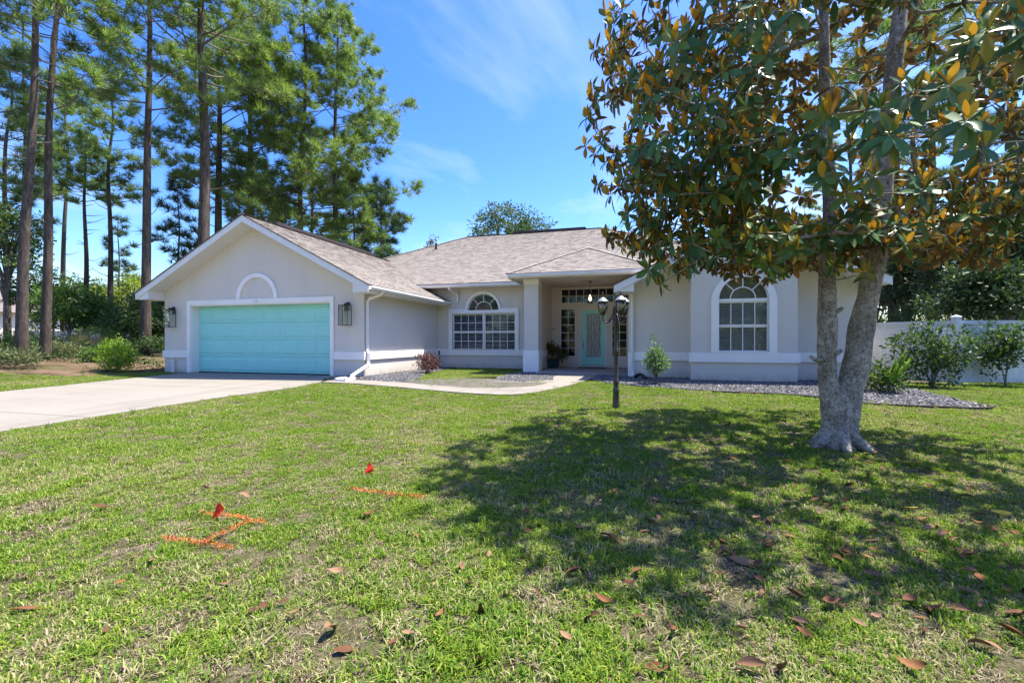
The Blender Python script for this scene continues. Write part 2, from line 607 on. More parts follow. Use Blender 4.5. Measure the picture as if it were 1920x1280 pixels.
M['dry'] = dryleaf('dry_brown_leaf', [(0.075, 0.036, 0.021), (0.125, 0.054, 0.025), (0.19, 0.085, 0.028), (0.25, 0.15, 0.085), (0.10, 0.046, 0.024)])
M['dryyellow'] = dryleaf('yellow_leaf', [(0.50, 0.36, 0.03), (0.58, 0.42, 0.05)])

# ground
k = N('lawn_thatch')
a = k.noise(0.6, 5, 0.6); b = k.noise(6, 5, 0.65); c = k.noise(70, 4, 0.7)
base = k.ramp(b, [(0.3, (0.09, 0.10, 0.035)), (0.5, (0.20, 0.18, 0.09)), (0.7, (0.36, 0.30, 0.20))])
base = k.mix(0.9, base, k.ramp(c, [(0.3, 0.16), (0.7, 1.05)]), 'MULTIPLY')
k.col(base).rough(1.0).spec(0.1).bump(k.math('ADD', c, b), 0.9, 0.04)
M['lawn'] = k.m
k = N('pine_straw')
a = k.noise(1.2, 5, 0.6); c = k.noise(45, 5, 0.75, dist=1.5)
base = k.ramp(a, [(0.3, (0.10, 0.07, 0.045)), (0.5, (0.24, 0.15, 0.10)), (0.7, (0.34, 0.24, 0.17))])
base = k.mix(k.ramp(k.noise(0.8, 5, 0.65), [(0.45, 0.0), (0.6, 0.75)]), base, (0.075, 0.10, 0.03))
base = k.mix(0.8, base, k.ramp(c, [(0.3, 0.25), (0.65, 1.0)]), 'MULTIPLY')
k.col(base).rough(1.0).spec(0.1).bump(c, 1.0, 0.04)
M['straw'] = k.m
k = N('gravel_base')
c = k.noise(60, 4, 0.7)
k.col(k.ramp(c, [(0.3, (0.03, 0.032, 0.036)), (0.7, (0.16, 0.16, 0.165))])).rough(0.95).bump(c, 1.0, 0.03)
M['gravelbase'] = k.m
k = N('grey_stone')
rr = k.math('FRACT', k.math('ADD', k.objrand(), k.math('MULTIPLY', k.island(), 1.0)))
k.col(k.ramp(rr, [(0, (0.035, 0.035, 0.038)), (0.5, (0.08, 0.08, 0.083)), (0.85, (0.15, 0.145, 0.145)), (1, (0.30, 0.28, 0.26))])).rough(0.85)
M['stone'] = k.m

# grass blades: green / straw by place and by blade
k = N('grass_blades')
pa = k.noise(0.55, 4, 0.55); pb = k.noise(3.2, 5, 0.65); pc = k.noise(11, 3, 0.6)
isl = k.math('FRACT', k.math('ADD', k.island(), k.objrand()))
g = k.ramp(k.math('ADD', k.math('MULTIPLY', isl, 0.7), k.math('MULTIPLY', pa, 0.5)),
           [(0.2, (0.055, 0.135, 0.016)), (0.5, (0.135, 0.235, 0.024)), (0.75, (0.225, 0.305, 0.032)), (1.0, (0.34, 0.37, 0.065))])
s = k.ramp(isl, [(0.0, (0.22, 0.175, 0.09)), (0.5, (0.37, 0.30, 0.17)), (1.0, (0.47, 0.40, 0.25))])
dryness = k.math('ADD', k.math('MULTIPLY', pb, 0.75), k.math('MULTIPLY', pa, 0.35))
dryness = k.math('ADD', dryness, k.math('MULTIPLY', k.math('SUBTRACT', isl, 0.5), 0.26))
dry = k.ramp(dryness, [(0.59, 0.0), (0.72, 1.0)])
c = k.mix(dry, g, s)
k.col(c).rough(0.6).spec(0.12)
k.translucent(k.mix(1.0, c, (1.25, 1.35, 0.5), 'MULTIPLY'), 0.3)
M['grass'] = k.m
k = N('dry_thatch')
isl = k.math('FRACT', k.math('ADD', k.island(), k.objrand()))
k.col(k.ramp(isl, [(0.0, (0.07, 0.05, 0.03)), (0.4, (0.17, 0.135, 0.08)), (0.75, (0.30, 0.245, 0.155)), (0.9, (0.36, 0.31, 0.20)), (1.0, (0.10, 0.13, 0.03))])).rough(0.8).spec(0.1)
M['thatch'] = k.m
M['weed'] = foliage('weed_leaves', [(0.05, 0.08, 0.03), (0.12, 0.15, 0.06), (0.2, 0.2, 0.1)], 0.25)

k = N('orange_paint')
k.col(k.ramp(k.island(), [(0, (0.50, 0.085, 0.01)), (0.7, (0.72, 0.16, 0.02)), (1, (0.60, 0.22, 0.06))])).rough(0.6)
M['orange'] = k.m
k = N('red_flag_vinyl'); k.col((0.80, 0.045, 0.015)).rough(0.4); k.translucent((0.9, 0.06, 0.02), 0.3); M['flag'] = k.m
k = N('flag_ink'); k.col((0.02, 0.01, 0.01)).rough(0.6); M['ink'] = k.m
k = N('lit_bulb'); k.p.inputs['Emission Color'].default_value = (1, 0.62, 0.28, 1); k.p.inputs['Emission Strength'].default_value = 9; k.col((1, 0.8, 0.5)); M['bulb'] = k.m
k = N('frosted_bulb'); k.col((0.75, 0.62, 0.42)).rough(0.4); M['frost'] = k.m

# ------------------------------------------------------------------ terrain
def grid_sheet(name, xs, ys, mat, dz, keep=None, kind='structure'):
    xs, ys = np.array(xs), np.array(ys)
    V = np.array([(x, y, G(x, y) + dz) for y in ys for x in xs])
    nx = len(xs)
    F = [(j * nx + i, j * nx + i + 1, (j + 1) * nx + i + 1, (j + 1) * nx + i) for j in range(len(ys) - 1) for i in range(nx - 1)
         if keep is None or keep(0.5 * (xs[i] + xs[i + 1]), 0.5 * (ys[j] + ys[j + 1]))]
    o = link(name, fast_mesh(name, V, F, mat, smooth_shade=True))
    o['kind'] = kind
    return o


far = [70, 110, 180, 300, 500, 800]
xs = [-v for v in reversed(far)] + list(np.arange(-46, 26.1, 0.5)) + far
ys = [-v for v in reversed(far)] + list(np.arange(-20, 50.1, 0.5)) + far
grid_sheet('lawn', xs, ys, M['lawn'], -0.012)
grid_sheet('woodland_floor', np.arange(-60, -15.2, 0.4), np.arange(7.6, 60, 0.4), M['straw'], 0.004,
           keep=lambda x, y: x < -15.6 + 0.45 * math.sin(y * 1.7) + 0.3 * math.sin(y * 4.1) and y > 8.7 + 0.3 * math.sin(x * 1.9) and not (y < 9.8 and x > -17 + 1.5 * (y - 8.8)))


def slab(name, pts, top, mat, depth=0.12, kind='structure', step=0.5):
    """flat sheet following the terrain, with a skirt; outline subdivided"""
    out = []
    for i, p in enumerate(pts):
        q = pts[(i + 1) % len(pts)]
        n = max(1, int(math.hypot(q[0] - p[0], q[1] - p[1]) / step))
        out += [(p[0] + (q[0] - p[0]) * t / n, p[1] + (q[1] - p[1]) * t / n) for t in range(n)]
    import bmesh
    bm = bmesh.new()
    vs_ = [bm.verts.new((x, y, 0)) for x, y in out]
    f = bm.faces.new(vs_)
    bmesh.ops.triangulate(bm, faces=[f])
    ys_ = sorted({round(v, 1) for v in np.arange(min(p[1] for p in out), max(p[1] for p in out), 0.7)})
    for yv in ys_:
        bmesh.ops.bisect_plane(bm, geom=bm.verts[:] + bm.edges[:] + bm.faces[:], plane_co=(0, yv, 0), plane_no=(0, 1, 0))
    for v in bm.verts: v.co.z = G(v.co.x, v.co.y) + top
    be = [e for e in bm.edges if e.is_boundary]
    ex = bmesh.ops.extrude_edge_only(bm, edges=be)
    for g_ in ex['geom']:
        if isinstance(g_, bmesh.types.BMVert): g_.co.z -= depth
    bmesh.ops.recalc_face_normals(bm, faces=bm.faces[:])
    me = bpy.data.meshes.new(name); bm.to_mesh(me); bm.free()
    me.materials.append(mat)
    o = link(name, me)
    if kind: o['kind'] = kind
    return o


def clip_poly(sub, poly):
    """Sutherland-Hodgman against a convex counter-clockwise polygon"""
    out = sub
    for i in range(len(poly)):
        a, b = poly[i], poly[(i + 1) % len(poly)]
        ex, ey = b[0] - a[0], b[1] - a[1]
        inp, out = out, []
        for j in range(len(inp)):
            p, q = inp[j], inp[(j + 1) % len(inp)]
            sp = ex * (p[1] - a[1]) - ey * (p[0] - a[0]); sq = ex * (q[1] - a[1]) - ey * (q[0] - a[0])
            if sp >= 0: out.append(p)
            if (sp >= 0) != (sq >= 0):
                t = sp / (sp - sq); out.append((p[0] + (q[0] - p[0]) * t, p[1] + (q[1] - p[1]) * t))
        if not out: return []
    return out



def spline(pts, n=6):
    out = []
    for i in range(len(pts) - 1):
        p0, p1, p2, p3 = pts[max(i - 1, 0)], pts[i], pts[i + 1], pts[min(i + 2, len(pts) - 1)]
        for k in range(n):
            t = k / n
            out.append(tuple(0.5 * (2 * p1[j] + (p2[j] - p0[j]) * t + (2 * p0[j] - 5 * p1[j] + 4 * p2[j] - p3[j]) * t * t + (3 * p1[j] - p0[j] - 3 * p2[j] + p3[j]) * t ** 3) for j in range(len(p1))))
    return out + [tuple(pts[-1])]


DRIVE = [(-13.75, 11.2), (-13.7, 5.0), (-13.9, 0.0), (-14.4, -6.0), (-8.2, -6.0), (-8.3, 3.0), (-8.15, 5.5), (-7.98, 7.2), (-7.62, 8.75), (-7.75, 9.75), (-8.1, 10.3), (-8.15, 11.2)]
near_e = spline([(-7.6, 8.75), (-7.0, 9.6), (-6.1, 9.48), (-4.46, 9.0), (-3.1, 8.66), (-2.26, 8.84), (-1.62, 10.15), (-1.3, 11.6), (-1.2, 13.6)])
far_e = spline([(-2.35, 13.6), (-2.3, 12.4), (-2.12, 11.2), (-2.32, 10.05), (-3.4, 9.45), (-4.5, 9.68), (-6.1, 10.15), (-7.76, 10.35)])
PATH = near_e[4:] + far_e
for ya, yb_ in ((-6.1, -2.4), (-2.4, 1.4), (1.4, 5.0), (5.0, 8.3), (8.3, 11.3)):
    for xa, xb in ((-15, -10.95), (-10.95, -7)):
        q_ = clip_poly(DRIVE, [(xa + 0.007, ya + 0.007), (xb - 0.007, ya + 0.007), (xb - 0.007, yb_ - 0.007), (xa + 0.007, yb_ - 0.007)])
        if len(q_) > 2: slab('driveway', q_, 0.012, M['drive'], step=0.4)
slab('front_path', [(-7.72, 9.72)] + near_e[8:] + far_e, 0.016, M['drive'])
PATH = [(-7.72, 9.72)] + near_e[8:] + far_e
BEDA = [(-8.1, 10.3), (-7.76, 10.36), (-6.3, 10.2), (-5.6, 10.0), (-5.45, 10.5), (-5.95, 11.6), (-6.35, 12.8), (-6.5, 14.2), (-6.7, 15.98), (-7.44, 15.98), (-7.44, 11.14), (-8.15, 11.14)]
BEDB = [(-3.75, 11.7), (-3.3, 10.9), (-2.7, 10.75), (-2.15, 11.4), (-2.3, 12.4), (-2.36, 13.55), (-3.05, 13.55), (-3.05, 14.09), (-3.7, 14.05), (-3.75, 13.0)]
BEDC = [(-1.25, 11.75), (-0.7, 11.0), (0.0, 10.6), (1.55, 10.0), (2.9, 9.75), (3.65, 9.0), (4.35, 8.9), (5.1, 8.87), (5.4, 9.1), (5.35, 10.4), (5.6, 12.2), (5.12, 13.0), (3.66, 12.99), (3.66, 12.34), (1.24, 12.34), (1.24, 12.99), (-0.32, 12.95), (-1.2, 13.5)]
for B in (BEDA, BEDB, BEDC): slab('gravel_bed', B, 0.006, M['gravelbase'], 0.05)

# ------------------------------------------------------------------ the house
house = thing('house', (-4.8, 16.0, 0.0), 'single storey grey stucco house with white trim, brown shingle roof and turquoise garage door', 'house')


def hpart(mb, name, mat, parent=house, **kw):
    return mb.build(name, mat, parent, **kw)


def arc(cx, cz, r, a0, a1, n):
    return [(cx + r * math.cos(a0 + (a1 - a0) * i / n), cz + r * math.sin(a0 + (a1 - a0) * i / n)) for i in range(n + 1)]


def strip(mb, inner, outer, y0, y1):
    """a flat moulding between two (x,z) paths, extruded from y0 (front) to y1"""
    n = len(inner)
    pts = [(x, y0, z) for x, z in inner] + [(x, y0, z) for x, z in outer] + [(x, y1, z) for x, z in inner] + [(x, y1, z) for x, z in outer]
    fs = []
    for i in range(n - 1):
        a, b, c, d = i, i + 1, n + i, n + i + 1
        fs += [(a, b, d, c), (2 * n + a, 2 * n + c, 2 * n + d, 2 * n + b), (a, 2 * n + a, 2 * n + b, b), (c, d, 2 * n + d, 2 * n + c)]
    for i in (0, n - 1):
        fs.append((i, n + i, 3 * n + i, 2 * n + i))
    mb.faces(pts, fs)


GXC, GZR, GSL = -11.135, 4.68, 0.517
RXC, RZR, RSL = 2.385, 3.917, 0.48
# garage walls
m = MB(); m.extrude([(-14.82, -0.15), (-13.72, -0.15), (-13.72, 2.13), (-8.52, 2.13), (-8.52, -0.15), (-7.45, -0.15), (-7.45, 2.568), (GXC, 4.473), (-14.82, 2.568)], 'y', 11.15, 11.40)
hpart(m, 'wall', M['wall'])
m = MB(); m.box(-7.65, -7.45, 11.401, 15.999, -0.15, 2.48); hpart(m, 'wall', M['wall'])
m = MB(); m.box(-14.82, -14.62, 11.401, 28, -0.15, 2.48); hpart(m, 'wall', M['wall'])
# recessed window wall
AW = dict(cx=-5.61, x0=-6.84, x1=-4.37, z0=0.65, z1=2.045, zb=2.15, r=0.62)
aL = arc(AW['cx'], AW['zb'], AW['r'], PI, PI / 2, 12)
aR = arc(AW['cx'], AW['zb'], AW['r'], PI / 2, 0, 12)
m = MB()
m.extrude([(-11, 0.8), (-7.45, 0.8), (-7.45, -0.15), (AW['cx'], -0.15), (AW['cx'], AW['z0']), (AW['x0'], AW['z0']), (AW['x0'], AW['z1']), (AW['cx'], AW['z1']), (AW['cx'], AW['zb'])] + aL + [(AW['cx'], 3.02), (-11, 3.02)], 'y', 16.0, 16.2)
m.extrude([(AW['cx'], -0.15), (-3.391, -0.15), (-3.391, 3.02), (AW['cx'], 3.02)] + aR + [(AW['cx'], AW['zb']), (AW['cx'], AW['z1']), (AW['x1'], AW['z1']), (AW['x1'], AW['z0']), (AW['cx'], AW['z0'])], 'y', 16.0, 16.2)
hpart(m, 'wall', M['wall'])
# porch side wall, porch back wall
m = MB(); m.box(-3.39, -3.19, 15.0, 17.0, -0.1, 3.05); hpart(m, 'wall', M['wall'])
m = MB()
PB = (16.8, 17.0)
for x0, x1, z0, z1 in [(-3.189, -2.845, 0, 3.05), (-2.845, -2.29, 0, 0.434), (-2.845, -2.29, 2.2, 2.40), (-2.29, -2.10, 0, 2.40), (-2.10, -1.18, 2.17, 2.40), (-1.18, -0.98, 0, 2.40),
                       (-0.98, -0.44, 0, 0.434), (-0.98, -0.44, 2.2, 2.40), (-0.44, 0.06, 0, 3.05), (-2.845, -2.825, 2.40, 3.05), (-2.825, -0.62, 2.93, 3.05), (-0.62, -0.44, 2.40, 3.05)]:
    m.box(x0, x1, PB[0], PB[1], z0, z1)
hpart(m, 'wall', M['porchwall'])
# right wing
m = MB()
m.extrude([(-0.14, -0.15), (5.13, -0.15), (5.13, 2.52), (RXC, 3.725), (-0.14, 2.52)], 'y', 13.0, 13.2)
m.box(-0.14, 0.06, 13.2, 16.79, -0.1, 2.9)
m.box(4.93, 5.13, 13.201, 28, -0.15, 2.47)
hpart(m, 'wall', M['wall'])
m = MB(); m.box(-14.6, 4.92, 27.8, 28, -0.15, 3.0); hpart(m, 'wall', M['wall'])
BW = dict(cx=2.455, x0=1.88, x1=3.03, z0=0.72, zb=2.03, r=0.575)
bL = arc(BW['cx'], BW['zb'], BW['r'], PI, PI / 2, 12)
bR = arc(BW['cx'], BW['zb'], BW['r'], PI / 2, 0, 12)
zt = lambda x: RZR - RSL * abs(x - RXC) - 0.192
m = MB()
m.extrude([(1.25, -0.15), (BW['cx'], -0.15), (BW['cx'], BW['z0']), (BW['x0'], BW['z0']), (BW['x0'], BW['zb'])] + bL + [(BW['cx'], zt(RXC)), (1.25, zt(1.25))], 'y', 12.35, 12.55)
m.extrude([(BW['cx'], -0.15), (3.64, -0.15), (3.64, zt(3.64)), (BW['cx'], zt(RXC))] + bR + [(BW['x1'], BW['zb']), (BW['x1'], BW['z0']), (BW['cx'], BW['z0'])], 'y', 12.35, 12.55)
m.box(1.25, 1.45, 12.551, 12.999, -0.15, zt(1.25)); m.box(3.44, 3.64, 12.551, 12.999, -0.15, zt(3.64))
hpart(m, 'wall', M['wall'])

# belt course
def belt(*q):
    mb = MB(); mb.box(*q); hpart(mb, 'belt_course', M['white'], bevel=0.006)


zb0, zb1, pr = 0.47, 0.70, 0.045
belt(-14.865, -13.845, 11.105, 11.149, zb0, zb1); belt(-8.405, -7.405, 11.105, 11.149, zb0, zb1)
belt(-7.449, -7.405, 11.1495, 15.954, zb0, zb1)
belt(-7.449, -6.98, 15.955, 15.999, zb0, zb1); belt(-4.235, -3.391, 15.955, 15.999, zb0, zb1); belt(-6.98, -4.235, 15.957, 15.999, zb0 + 0.002, 0.60)
belt(-3.189, -3.15, 15.05, 16.795, zb0, zb1)
belt(-0.139, 1.205, 12.955, 12.999, zb0, zb1); belt(1.205, 1.249, 12.306, 12.999, zb0, zb1)
belt(1.249, 3.641, 12.305, 12.349, zb0, zb1); belt(3.641, 3.685, 12.306, 12.999, zb0, zb1)
belt(3.685, 5.175, 12.955, 12.999, zb0, zb1); belt(5.131, 5.175, 12.9995, 20, zb0, zb1)

# porch column and corner post
m = MB(); m.box(-3.60, -3.09, 14.10, 14.60, -0.1, 0.70)
c = hpart(m, 'column', M['white'], bevel=0.006)
m = MB(); m.box(-3.585, -3.09, 14.11, 14.60, 2.82, 2.985); hpart(m, 'capital', M['white'], c, bevel=0.006)
m = MB(); m.box(-3.565, -3.11, 14.13, 14.58, 0.70, 2.82); hpart(m, 'shaft', M['wall'], c)
m = MB(); m.box(-3.391, -3.19, 14.962, 14.998, 0.0, 3.0); hpart(m, 'wall_end_trim', M['white'])
m = MB(); m.box(-0.318, -0.142, 12.95, 13.2, 0, 0.69); c = hpart(m, 'corner_post', M['white'], bevel=0.005)
m = MB(); m.box(-0.305, -0.142, 12.97, 13.2, 0.69, 2.5); hpart(m, 'shaft', M['porchwall'], c)
m = MB(); m.box(-3.06, -0.145, 13.55, 16.795, -0.1, 0.05); hpart(m, 'porch_slab', M['tile'])

# garage door surround, arch moulding
m = MB()
m.box(-13.84, -13.715, 11.105, 11.149, 0, 2.28); m.box(-8.525, -8.41, 11.105, 11.149, 0, 2.28); m.box(-13.715, -8.525, 11.105, 11.149, 2.125, 2.28)
m.box(-13.7195, -13.70, 11.1495, 11.43, 0, 2.10); m.box(-8.54, -8.5205, 11.1495, 11.43, 0, 2.10); m.box(-13.7, -8.54, 11.1495, 11.43, 2.10, 2.1295)
hpart(m, 'door_surround', M['white'])
m = MB(); strip(m, arc(-11.12, 2.282, 0.635, PI, 0, 36), arc(-11.12, 2.282, 0.76, PI, 0, 36), 11.10, 11.149)
hpart(m, 'arch_moulding', M['white'])
# garage door: four hinged sections, each with eight raised panels
m = MB()
DX0, DX1, DZ1 = -13.70, -8.54, 2.10
sh = DZ1 / 4
for r_ in range(4):
    m.box(DX0, DX1, 11.42, 11.46, r_ * sh + (0.008 if r_ else 0.0), (r_ + 1) * sh - 0.006)
m.box(DX0, DX1, 11.445, 11.47, 0, DZ1)
gd = hpart(m, 'garage_door', M['teal'])
pw = (DX1 - DX0) / 8
pm = MB()
a, b, d0, d1 = pw / 2 - 0.045, sh / 2 - 0.085, 0.0, -0.013
pm.faces([(-a, d0, -b), (a, d0, -b), (a, d0, b), (-a, d0, b), (-a + 0.02, d1, -b + 0.02), (a - 0.02, d1, -b + 0.02), (a - 0.02, d1, b - 0.02), (-a + 0.02, d1, b - 0.02)],
         [(4, 5, 6, 7), (0, 1, 5, 4), (1, 2, 6, 5), (2, 3, 7, 6), (3, 0, 4, 7)])
pmesh = None
for r_ in range(4):
    for c_ in range(8):
        if pmesh is None:
            o = pm.build('panel', M['teal'], gd); pmesh = o.data
            fix = root_loc(gd)
            for v in pmesh.vertices: v.co += fix
        else:
            o = link('panel', pmesh, gd)
        o.location = Vector((DX0 + (c_ + 0.5) * pw, 11.4195, (r_ + 0.5) * sh)) - root_loc(gd)
m = MB(); m.box(DX0, DX1, 11.40, 11.44, 0.0, 0.03); hpart(m, 'seal', M['black'], gd)
m = MB(); m.box(-11.16, -11.08, 11.085, 11.1045, 2.17, 2.24); hpart(m, 'sensor', M['gutter'])

# windows -------------------------------------------------------------
def pane_mesh(w, h):
    me = bpy.data.meshes.new('pane')
    x, y, z = w / 2, 0.002, h / 2
    me.from_pydata([(-x, -y, -z), (x, -y, -z), (x, -y, z), (-x, -y, z)], [], [(0, 1, 2, 3)])
    me.materials.append(M['glass'])
    return me


def panes(parent, x0, x1, z0, z1, y, nc, nr, bw=0.018, tb=0.02, bars=True):
    """grid of panes with muntin bars; x0..z1 is the clear opening"""
    w, h = (x1 - x0) / nc, (z1 - z0) / nr
    me = pane_mesh(w - bw * 0.5, h - bw * 0.5)
    rl = root_loc(parent)
    for i in range(nc):
        for j in range(nr):
            o = link('pane', me, parent)
            o.location = Vector((x0 + (i + 0.5) * w, y, z0 + (j + 0.5) * h)) - rl
    if bars:
        m = MB()
        for i in range(1, nc): m.box(x0 + i * w - bw / 2, x0 + i * w + bw / 2, y - tb, y + 0.006, z0, z1)
        for j in range(1, nr):
            for i in range(nc):
                m.box(x0 + i * w + (bw / 2 if i else 0), x0 + (i + 1) * w - (bw / 2 if i < nc - 1 else 0), y - tb, y + 0.006, z0 + j * h - bw / 2, z0 + j * h + bw / 2)
        m.build('muntin', M['white'], parent)


def sash(m, x0, x1, z0, z1, y0, y1, t=0.04, b=None):
    b = b or t
    m.box(x0, x0 + t, y0, y1, z0, z1); m.box(x1 - t, x1, y0, y1, z0, z1)
    m.box(x0 + t, x1 - t, y0, y1, z0, z0 + b); m.box(x0 + t, x1 - t, y0, y1, z1 - t, z1)


def blind(parent, x0, x1, z0, z1, y, pitch=0.05, tilt=0.6, w=0.05):
    m = MB()
    z = z0 + 0.03
    while z < z1 - 0.03:
        c_, s_ = math.cos(tilt) * w / 2, math.sin(tilt) * w / 2
        m.faces([(x0, y - c_, z - s_), (x1, y - c_, z - s_), (x1, y + c_, z + s_), (x0, y + c_, z + s_),
                 (x0, y - c_, z - s_ + 0.004), (x1, y - c_, z - s_ + 0.004), (x1, y + c_, z + s_ + 0.004), (x0, y + c_, z + s_ + 0.004)],
                [(0, 1, 2, 3), (7, 6, 5, 4), (0, 4, 5, 1), (2, 6, 7, 3)])
        z += pitch
    m.box(x0, x1, y - 0.03, y + 0.03, z1 - 0.03, z1 + 0.02)
    m.build('blind', M['blind'], parent, kind='stuff')


def fan(parent, cx, zb, r, y, rin, spokes):
    """half-round light: frame ring, inner ring, spokes and its panes"""
    m = MB()
    strip(m, arc(cx, zb, r - 0.035, PI, 0, 24), arc(cx, zb, r, PI, 0, 24), y - 0.025, y + 0.02)
    strip(m, arc(cx, zb, rin - 0.011, PI, 0, 20), arc(cx, zb, rin + 0.011, PI, 0, 20), y - 0.022, y + 0.006)
    for a in spokes:
        d = Vector((math.cos(a), math.sin(a))); n_ = Vector((-d.y, d.x)) * 0.011
        p0, p1 = d * (rin + 0.008), d * (r - 0.03)
        m.extrude([(cx + p0.x - n_.x, zb + p0.y - n_.y), (cx + p1.x - n_.x, zb + p1.y - n_.y), (cx + p1.x + n_.x, zb + p1.y + n_.y), (cx + p0.x + n_.x, zb + p0.y + n_.y)], 'y', y - 0.021, y + 0.005)
    m.build('fanlight_frame', M['white'], parent)
    an = [0] + sorted(spokes) + [PI]
    for a0, a1 in zip(an[:-1], an[1:]):
        g_ = MB(); o_ = arc(cx, zb, r - 0.03, a0, a1, 6); i_ = arc(cx, zb, rin, a1, a0, 6)
        g_.poly([(x, y, z) for x, z in o_ + i_]); g_.build('pane', M['glass'], parent)
    g_ = MB(); g_.poly([(x, y, z) for x, z in arc(cx, zb, rin, 0, PI, 14)]); g_.build('pane', M['glass'], parent)


# recessed wall window: twin sashes under an arched fanlight
m = MB()
yw = 16.0
m.box(-6.985, AW['x0'] + 0.005, yw - 0.05, yw - 0.001, 0.60, 2.205); m.box(AW['x1'] - 0.005, -4.235, yw - 0.05, yw - 0.001, 0.60, 2.205)
m.box(AW['x0'] + 0.005, AW['x1'] - 0.005, yw - 0.05, yw - 0.001, 0.60, 0.66); m.box(AW['x0'] + 0.005, AW['cx'] - 0.70, yw - 0.05, yw - 0.001, 2.035, 2.205); m.box(AW['cx'] + 0.70, AW['x1'] - 0.005, yw - 0.05, yw - 0.001, 2.035, 2.205)
m.box(AW['cx'] - 0.70, AW['cx'] + 0.70, yw - 0.05, yw - 0.001, 2.035, 2.155)
strip(m, arc(AW['cx'], AW['zb'] + 0.005, AW['r'] - 0.01, PI, 0, 28), arc(AW['cx'], AW['zb'] + 0.005, 0.70, PI, 0, 28), yw - 0.05, yw - 0.001)
w1 = hpart(m, 'window', M['white'])
w1['label'] = 'arched twin window beside the porch column'
m = MB()
xm = AW['cx'] + 0.015
for x0, x1 in ((AW['x0'] + 0.006, xm - 0.02), (xm + 0.02, AW['x1'] - 0.006)):
    sash(m, x0, x1, 1.345, 2.034, yw + 0.05, yw + 0.09, 0.035); sash(m, x0, x1, 0.662, 1.344, yw + 0.065, yw + 0.105, 0.035)
m.box(xm - 0.0199, xm + 0.0199, yw + 0.02, yw + 0.12, 0.661, 2.034)
m.build('frame', M['white'], w1)
for x0, x1 in ((AW['x0'] + 0.006, xm - 0.02), (xm + 0.02, AW['x1'] - 0.006)):
    panes(w1, x0 + 0.035, x1 - 0.035, 1.38, 1.999, yw + 0.075, 4, 2); panes(w1, x0 + 0.035, x1 - 0.035, 0.697, 1.309, yw + 0.09, 4, 2)
    blind(w1, x0 + 0.03, x1 - 0.03, 0.68, 2.0, yw + 0.17, 0.05, 0.30, 0.04)
fan(w1, AW['cx'], AW['zb'] + 0.012, AW['r'] - 0.006, yw + 0.07, 0.31, [PI * 0.25, PI * 0.5, PI * 0.75])

# bump-out arched window
m = MB()
yb = 12.35
inn = [(BW['x0'] + 0.01, 0.701)] + arc(BW['cx'], BW['zb'], BW['r'] - 0.01, PI, 0, 28) + [(BW['x1'] - 0.01, 0.701)]
outr = [(1.715, 0.701)] + arc(BW['cx'], BW['zb'], 0.74, PI, 0, 28) + [(3.195, 0.701)]
outr[1:30] = [(BW['cx'] + 0.74 * math.cos(PI - PI * i / 28), BW['zb'] - 0.06 + 0.74 * math.sin(PI - PI * i / 28)) for i in range(29)]
strip(m, inn, outr, yb - 0.05, yb - 0.001)
m.box(BW['x0'] + 0.011, BW['x1'] - 0.011, yb - 0.05, yb - 0.001, 0.701, 0.735)
w2 = hpart(m, 'window', M['white'])
w2['label'] = 'tall arched window with white blinds on the right wing'
m = MB()
x0, x1 = BW['x0'] + 0.001, BW['x1'] - 0.001
sash(m, x0, x1, 1.375, 1.985, yb + 0.05, yb + 0.09, 0.035); sash(m, x0, x1, 0.736, 1.374, yb + 0.065, yb + 0.105, 0.035, 0.03)
m.box(x0, x1, yb + 0.02, yb + 0.11, 1.986, 2.05)
m.build('frame', M['white'], w2)
panes(w2, x0 + 0.035, x1 - 0.035, 1.41, 1.95, yb + 0.075, 4, 1); panes(w2, x0 + 0.035, x1 - 0.035, 0.766, 1.339, yb + 0.09, 4, 1)
blind(w2, x0 + 0.02, x1 - 0.02, 0.75, 1.98, yb + 0.16, 0.05, 0.42, 0.045)
fan(w2, BW['cx'], BW['zb'] + 0.022, BW['r'] - 0.002, yb + 0.07, 0.285, [PI * 0.25, PI * 0.5, PI * 0.75])

# entrance: transom, sidelights, door
yp = 16.8
m = MB(); sash(m, -2.825, -0.62, 2.40, 2.93, yp + 0.01, yp + 0.07, 0.02); w3 = hpart(m, 'transom_window', M['white'])
panes(w3, -2.805, -0.64, 2.42, 2.91, yp + 0.045, 8, 2, 0.02)
for x0, x1 in ((-2.845, -2.29), (-0.98, -0.44)):
    m = MB(); sash(m, x0, x1, 0.434, 2.2, yp + 0.01, yp + 0.07, 0.02); w4 = hpart(m, 'sidelight_window', M['white'])
    panes(w4, x0 + 0.02, x1 - 0.02, 0.454, 2.18, yp + 0.045, 2, 6, 0.018)
m = MB()
m.box(-2.099, -2.07, yp - 0.02, yp + 0.1, 0.06, 2.17); m.box(-1.21, -1.181, yp - 0.02, yp + 0.1, 0.06, 2.17); m.box(-2.07, -1.21, yp - 0.02, yp + 0.1, 2.14, 2.17); m.box(-2.07, -1.21, yp - 0.02, yp + 0.12, 0.051, 0.10)
hpart(m, 'door_frame', M['white'])
m = MB()
x0, x1, z0, z1 = -2.066, -1.214, 0.125, 2.136
m.box(x0, -1.90, yp + 0.03, yp + 0.075, z0, z1); m.box(-1.365, x1, yp + 0.03, yp + 0.075, z0, z1)
m.box(-1.90, -1.365, yp + 0.03, yp + 0.075, z0, 0.42); m.box(-1.90, -1.365, yp + 0.03, yp + 0.075, 2.0, z1)
fd = hpart(m, 'front_door', M['teal'])
m = MB(); sash(m, -1.925, -1.34, 0.395, 2.025, yp + 0.018, yp + 0.0295, 0.03); m.build('glass_moulding', M['teal'], fd)
m = MB(); m.box(-1.897, -1.368, yp + 0.045, yp + 0.06, 0.423, 1.997); m.build('etched_pane', M['etched'], fd)
